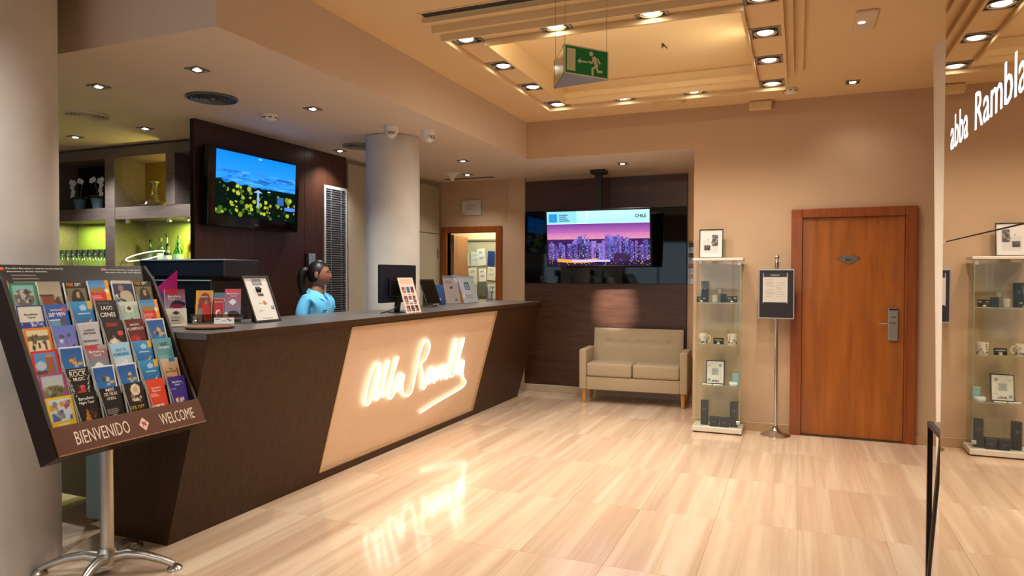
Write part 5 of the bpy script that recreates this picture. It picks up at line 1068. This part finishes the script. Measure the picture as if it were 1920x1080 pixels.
# column by column, top to bottom: (art, label, text lines [string, height fraction, width fraction, letter height, material])
G = [
 [(card('2f7d58', p_green), 'green bordered brochure with grey stone building, top left of rack', []), (a_navy(), 'navy and cream city card brochure in the left rack column', [('Barcelona', .66, .5, .009, DK), ('Card', .56, .28, .009, DK)]), (card('d9791f', p_orange), 'orange bordered brochure with park figures in left rack column', []), (card('c8301e', p_red), 'red bordered brochure with brick tower in left rack column', []), (card('9a4a78', p_purple), 'purple bordered brochure with hillside in left rack column', []), (card('d8b422', p_yellow), 'yellow bordered brochure with colourful mosaic, bottom left of rack', [])],
 [(a_house(), 'brochure with grey sky and red brick house, top of second column', []), (a_360(), 'blue brochure lettered 360 VIEW in the second column', [('360º VIEW', .56, .75, .02, M_WHITE), ('BARCELONA', .76, .5, .009, M_WHITE)]), (a_lilac(), 'lilac brochure with cable car pylon in the second column', []), (a_diver(), 'white edged blue brochure of skydivers in the second column', []), (a_rock(), 'black brochure with bold white ROCK lettering in second column', [('ROCK', .72, .74, .026, CR), ('MUSIC', .58, .5, .017, CR)]), (a_night(), 'black Barcelona Night Tour brochure at bottom of second column', [('Barcelona', .74, .66, .015, M_WHITE), ('Night Tour', .58, .66, .016, M_WHITE)])],
 [(a_port(), 'dark FREE GIFT brochure with portrait in the third column', [('FREE', .86, .32, .016, OR), ('GIFT', .86, .3, .016, M_WHITE)]), (a_sea(), 'blue sea brochure with yellow tag in the third column', []), (a_casino(), 'pale grey casino brochure in the third column', [('CASINO', .70, .5, .010, DK), ('BARCELONA', .60, .58, .010, DK), ('FREE ENTRANCE +', .34, .72, .010, DK), ('WELCOME DRINK', .18, .72, .010, DK)]), (a_card2(), 'red and teal city card brochure with white diamond in third column', [('Barcelona', .72, .7, .013, M_WHITE), ('Card', .60, .34, .012, M_WHITE)]), (a_diver(), 'white edged blue brochure of skydivers in the third column', []), (a_black(), 'black brochure with cream lettering at bottom of third column', [('MES', .86, .4, .016, CR), ('DEL PALAU', .72, .6, .016, CR), ('GÜELL', .58, .45, .016, CR)])],
 [(a_tour(), 'red and yellow city tour brochure at top of fourth column', []), (a_lago(), 'black LAGO CISNES ballet brochure in the fourth column', [('LAGO', .66, .55, .02, M_PAPER), ('CISNES', .42, .75, .022, M_PAPER)]), (a_dance(), 'black brochure with white dancer and red dot in fourth column', []), (a_ways(), 'pale blue WAYS TO REMEMBER brochure in the fourth column', [('WAYS TO', .68, .55, .016, CY_), ('REMEMBER', .52, .78, .017, CY_)]), (a_diver(), 'white edged blue brochure of skydivers in the fourth column', []), (a_ball(), 'black brochure with cream ball and yellow OFF at bottom', [('10% OFF', .10, .7, .018, YL)])],
 [(a_bride(), 'brochure of pale figure on dark blue, top of fifth column', []), (a_teal(), 'thick stack of pale green brochures in the fifth column', []), (a_flam(), 'dark red Gran Gala FLAMENCO brochure in the fifth column', [('GRAN GALA', .76, .5, .012, CR), ('FLAMENCO', .60, .86, .016, CR)]), (a_sea(), 'blue sea brochure with yellow tag, upper one of fifth column', []), (a_sea(), 'blue sea brochure with yellow tag, lower one of fifth column', []), (a_orange(), 'bright orange red pass brochure at bottom of fifth column', [('Barcelona', .66, .5, .010, M_WHITE), ('Museum', .56, .44, .010, M_WHITE)])],
 [(a_port(), 'dark FREE GIFT brochure with portrait at top right of rack', [('FREE', .86, .32, .016, OR), ('GIFT', .86, .3, .016, M_WHITE)]), (a_tour(), 'red and yellow city tour brochure in the right rack column', []), (a_diver(), 'white edged blue brochure of skydivers in the right column', []), (a_visit(), 'teal VISIT THE MUSEUM brochure in the right rack column', [('VISIT', .72, .45, .016, DK), ('THE MURAL', .58, .66, .014, M_WHITE)]), (a_beige(), 'sand coloured brochure with small blue tag in right column', [('Viva', .56, .2, .008, DK), ('Barcelona', .46, .55, .008, DK)]), (a_purp(), 'violet city pass brochure at bottom right of rack', [('Barcelona', .76, .55, .011, M_WHITE), ('Card', .66, .3, .010, M_WHITE)])]]
rb = random.Random(3)
for c_ in range(6):
    for r_ in range(6):
        art, lab, lines = G[c_][r_]
        w = .118 if c_ == 0 else .106+.004*rb.random(); h = .137 if c_ == 0 else .137+.012*rb.random()
        th_ = .006 if c_ == 0 else .012
        if lab.startswith('thick'): th_ = .026
        y = COLS[c_]+.0625+(.003 if c_ == 0 else rb.uniform(-.002, .002))
        M = rack_M(y, .555-PITCH_*r_+.001, -.030, R(9.5)) @ Matrix.Rotation(R(0 if c_ == 0 else rb.uniform(-1.2, 1.2)), 4, 'Z')
        o = sheet('brochure', art, w, h, M, None, th_); tag(o, lab, 'brochure', 'brochures in the rack')
        for i, (s_, hf, wf, lh, mt) in enumerate(lines):
            off = 0.
            if s_ == 'FREE': off = -.26*w
            if s_ == 'GIFT': off = .12*w
            text(s_, M @ Matrix.Translation((off, hf*h, .0004)), wf*w, lh, mt, o, .0004, .012)

# ================================================================== RECEPTIONIST
pe = thing('person', 'receptionist in a light blue polo shirt with dark ponytail behind counter', 'person', (-3.89, 4.94, 0), R(2))
skin_m = pm('skin', '9a6650', .5, var=.04, scale=20); shirt_m = pm('polo_blue', '66c4fb', .8, var=.04, scale=30, bump=.1); trous = pm('trousers_navy', '1a2236', .85); hair_m = pm('hair_black', '0d0a0a', .4, var=.1, scale=60, stretch=(1, 1, .2))
SK = []
def skin(name, nodes, edges, root, mat, sub=2):
    me = bpy.data.meshes.new(name); me.from_pydata([n[0] for n in nodes], edges, [])
    o = bpy.data.objects.new(name, me); COL.objects.link(o)
    md = o.modifiers.new('skin', 'SKIN'); md.use_smooth_shade = True
    for i, n in enumerate(nodes):
        r_ = n[1] if isinstance(n[1], tuple) else (n[1], n[1]); sv = me.skin_vertices[0].data[i]; sv.radius = r_; sv.use_root = (i == root)
    o.modifiers.new('sub', 'SUBSURF').levels = sub; SK.append((o, name, mat))
B_ = [((0, 0, .93), (.10, .14)), ((0, 0, 1.08), (.085, .115)), ((.012, 0, 1.20), (.10, .13)), ((0, 0, 1.28), (.06, .09)), ((-.002, 0, 1.345), .050), ((.012, 0, 1.43), .047)]
E_ = [(0, 1), (1, 2), (2, 3), (3, 4), (4, 5)]
for s_ in (-1, 1):
    b = len(B_)
    B_ += [((-.005, .13*s_, 1.275), .036), ((-.02, .182*s_, 1.17), .038), ((-.01, .20*s_, 1.05), .036), ((.12, .18*s_, .985), .032), ((.225, .15*s_, .965), .022), ((.275, .143*s_, .955), (.014, .034))]
    E_ += [(3, b), (b, b+1), (b+1, b+2), (b+2, b+3), (b+3, b+4), (b+4, b+5)]
    for k in range(4):
        f = len(B_); yy = .143*s_+(.026-.0175*k)*1.0; L1 = (.030, .036, .034, .026)[k]
        B_ += [((.30, yy, .95), .009), ((.30+L1, yy, .943), .008), ((.30+L1*1.75, yy, .93), .007)]; E_ += [(b+5, f), (f, f+1), (f+1, f+2)]
    f = len(B_); B_ += [((.255, .143*s_-s_*.04, .95), .011), ((.285, .143*s_-s_*.052, .942), .009)]; E_ += [(b+4, f), (f, f+1)]
    h_ = len(B_); B_ += [((0, .085*s_, .86), .085), ((.012, .09*s_, .5), .055), ((-.01, .09*s_, .3), .05), ((-.02, .09*s_, .09), .034), ((.03, .095*s_, .04), .034), ((.12, .10*s_, .03), .028)]
    E_ += [(0, h_), (h_, h_+1), (h_+1, h_+2), (h_+2, h_+3), (h_+3, h_+4), (h_+4, h_+5)]
skin('body', B_, E_, 0, skin_m)
Sn = [((0, 0, .90), (.128, .165)), ((0, 0, 1.08), (.108, .135)), ((.02, 0, 1.19), (.128, .152)), ((0, 0, 1.295), (.086, .12)), ((-.004, 0, 1.345), (.06, .066))]
Se = [(0, 1), (1, 2), (2, 3), (3, 4)]
for s_ in (-1, 1):
    b = len(Sn); Sn += [((-.005, .14*s_, 1.288), .060), ((-.02, .178*s_, 1.19), .057), ((-.015, .188*s_, 1.105), .058)]; Se += [(3, b), (b, b+1), (b+1, b+2)]
skin('polo_shirt', Sn, Se, 0, shirt_m)
Tn = [((0, 0, .95), (.115, .15))]; Te = []
for s_ in (-1, 1):
    b = len(Tn); Tn += [((0, .085*s_, .85), .098), ((.012, .09*s_, .5), .07), ((-.012, .09*s_, .1), .055)]; Te += [(0, b), (b, b+1), (b+1, b+2)]
skin('trousers', Tn, Te, 0, trous)
dg = bpy.context.evaluated_depsgraph_get()
for o, nm, mat in SK:
    me = bpy.data.meshes.new_from_object(o.evaluated_get(dg)); bpy.data.objects.remove(o); me.name = nm
    link_mesh(nm, me, mat, pe, True); me.polygons.foreach_set('use_smooth', [True]*len(me.polygons))
# head: deformed sphere (x forward), turned on the neck
HM = Matrix.Translation((.022, 0, 1.507)) @ Matrix.Rotation(R(28), 4, 'Z') @ Matrix.Rotation(R(4), 4, 'Y')
def headpt(p, grow=0.):
    x, y, z = p; P = Vector((x*.096, y*.074, z*.114))
    if x > 0:
        P.x *= 1-.12*max(0, z)**2; P.x += .006*math.exp(-((z+.55)/.25)**2)*x
    if z < 0: P.y *= 1-.28*z*z; P.x *= (1-.10*z*z) if x > 0 else (1+.30*z)
    fy, fz = P.y, P.z
    if x > .2 and grow == 0:
        P.x += .020*math.exp(-(fy/.011)**2-((fz+.022)/.018)**2)+.010*math.exp(-(fy/.008)**2-((fz-.006)/.022)**2)        # nose tip, bridge
        P.x -= .009*math.exp(-((abs(fy)-.031)/.014)**2-((fz-.008)/.012)**2)                                             # eye sockets
        P.x += .004*math.exp(-((abs(fy)-.03)/.02)**2-((fz-.028)/.009)**2)                                               # brow
        P.x += .008*math.exp(-(fy/.021)**2-((fz+.052)/.006)**2)+.008*math.exp(-(fy/.018)**2-((fz+.066)/.006)**2)-.003*math.exp(-(fy/.024)**2-((fz+.059)/.003)**2)
        P.x += .008*math.exp(-(fy/.02)**2-((fz+.095)/.014)**2)                                                          # chin
        P.x += .004*math.exp(-((abs(fy)-.042)/.016)**2-((fz+.025)/.02)**2)                                              # cheek
    return P*(1+grow)
bm = bmesh.new(); bmesh.ops.create_uvsphere(bm, u_segments=72, v_segments=56, radius=1)
for v in bm.verts: v.co = headpt(v.co)
hm = MB(); hm.bm.free(); hm.bm = bm; hm.build('head', skin_m, pe, True, 180, HM)
for s_ in (-1, 1):
    hm = MB(); hm.ball((-.006, .074*s_, -.008), (.018, .008, .031), 12, 10); hm.ball((-.002, .079*s_, -.006), (.010, .004, .02), 10, 8); hm.build('ear', skin_m, pe, True, 180, HM)
    MB().ball((.0775, .031*s_, .008), (.011, .013, .0085), 14, 10).build('eye', pm('eye_white', 'cfc8c0', .2), pe, True, 180, HM)
    MB().ball((.0865, .031*s_, .0075), (.003, .0058, .0058), 10, 8).build('iris', pm('eye_brown', '1d110b', .15), pe, True, 180, HM)
    MB().tube([(.080, .016*s_, .017), (.087, .031*s_, .0195), (.078, .047*s_, .014)], [.0012, .002, .0012], 6).build('eyelid', hair_m, pe, True, 60, HM)
    MB().tube([(.088, .014*s_, .030), (.088, .031*s_, .036), (.076, .050*s_, .030)], [.0022, .0028, .0014], 6).build('eyebrow', hair_m, pe, True, 60, HM)
m = MB(); m.tube([(.0845, -.022, -.057), (.093, -.009, -.052), (.0945, 0, -.0535), (.093, .009, -.052), (.0845, .022, -.057)], [.001, .0045, .004, .0045, .001], 8)
m.tube([(.0845, -.021, -.0585), (.0925, -.008, -.065), (.0935, 0, -.066), (.0925, .008, -.065), (.0845, .021, -.0585)], [.001, .0048, .005, .0048, .001], 8); m.build('lips', pm('lips', '7a4038', .45), pe, True, 60, HM)
bm = bmesh.new(); bmesh.ops.create_uvsphere(bm, u_segments=96, v_segments=80, radius=1)
dele = []
for v in bm.verts:
    x, y, z = v.co
    t_ = min(1, max(0, (x+.12)/.75)); line = -.62+1.22*(t_*t_*(3-2*t_))**.8
    if z < line: dele.append(v)
    v.co = headpt(v.co, .055)
bmesh.ops.delete(bm, geom=dele, context='VERTS'); bmesh.ops.solidify(bm, geom=bm.faces[:], thickness=.006)
hm = MB(); hm.bm.free(); hm.bm = bm; hm.build('hair', hair_m, pe, True, 180, HM)
MB().ball((-.100, 0, .02), (.024, .024, .024), 14, 10).build('hair_bun', hair_m, pe, True, 180, HM)
PT = smooth_path([(-.10, 0, .022), (-.128, 0, .012), (-.140, .002, -.03), (-.140, .004, -.085), (-.132, .002, -.14), (-.125, 0, -.19)])
MB().tube(PT, [.012+.026*math.sin(math.pi*min(1, .18+.80*i/(len(PT)-1)))**.8 for i in range(len(PT))], 14).build('ponytail', hair_m, pe, True, 180, HM)
# collar and placket, sleeve hems
m = MB()
for s_ in (-1, 1):
    P = [(-.062, 0, 1.385), (-.05, .042*s_, 1.380), (-.005, .064*s_, 1.368), (.045, .046*s_, 1.352), (.078, .012*s_, 1.325)]
    Q = [(-.085, 0, 1.352), (-.066, .06*s_, 1.345), (-.005, .09*s_, 1.330), (.07, .072*s_, 1.302), (.108, .03*s_, 1.275)]
    for i in range(4):
        a, b, c, d = [Vector(q) for q in (P[i], P[i+1], Q[i+1], Q[i])]; off = Vector((.004, .004*s_, .004))
        v8 = [m.bm.verts.new(q) for q in (a, b, c, d)]+[m.bm.verts.new(q+off) for q in (a, b, c, d)]
        for f in ((0, 1, 2, 3), (7, 6, 5, 4), (0, 4, 5, 1), (1, 5, 6, 2), (2, 6, 7, 3), (3, 7, 4, 0)): m.bm.faces.new([v8[k] for k in f])
m.build('collar', pm('collar_blue', '74ccfc', .8), pe, True, 30)
MB().box(.118, .124, -.014, .014, 1.14, 1.285, .002, M=Matrix.Translation((.0, 0, 0))).build('placket', pm('collar_blue', '74ccfc', .8), pe, True)
for z in (1.255, 1.21): MB().ball((.126, 0, z), (.003, .005, .005), 8, 6).build('shirt_button', M_WHITE, pe, True)
MB().box(.130, .134, -.085, -.035, 1.185, 1.198).build('chest_emblem', pm('emblem_navy', '2a5f8c', .7), pe, True)

make_texts()
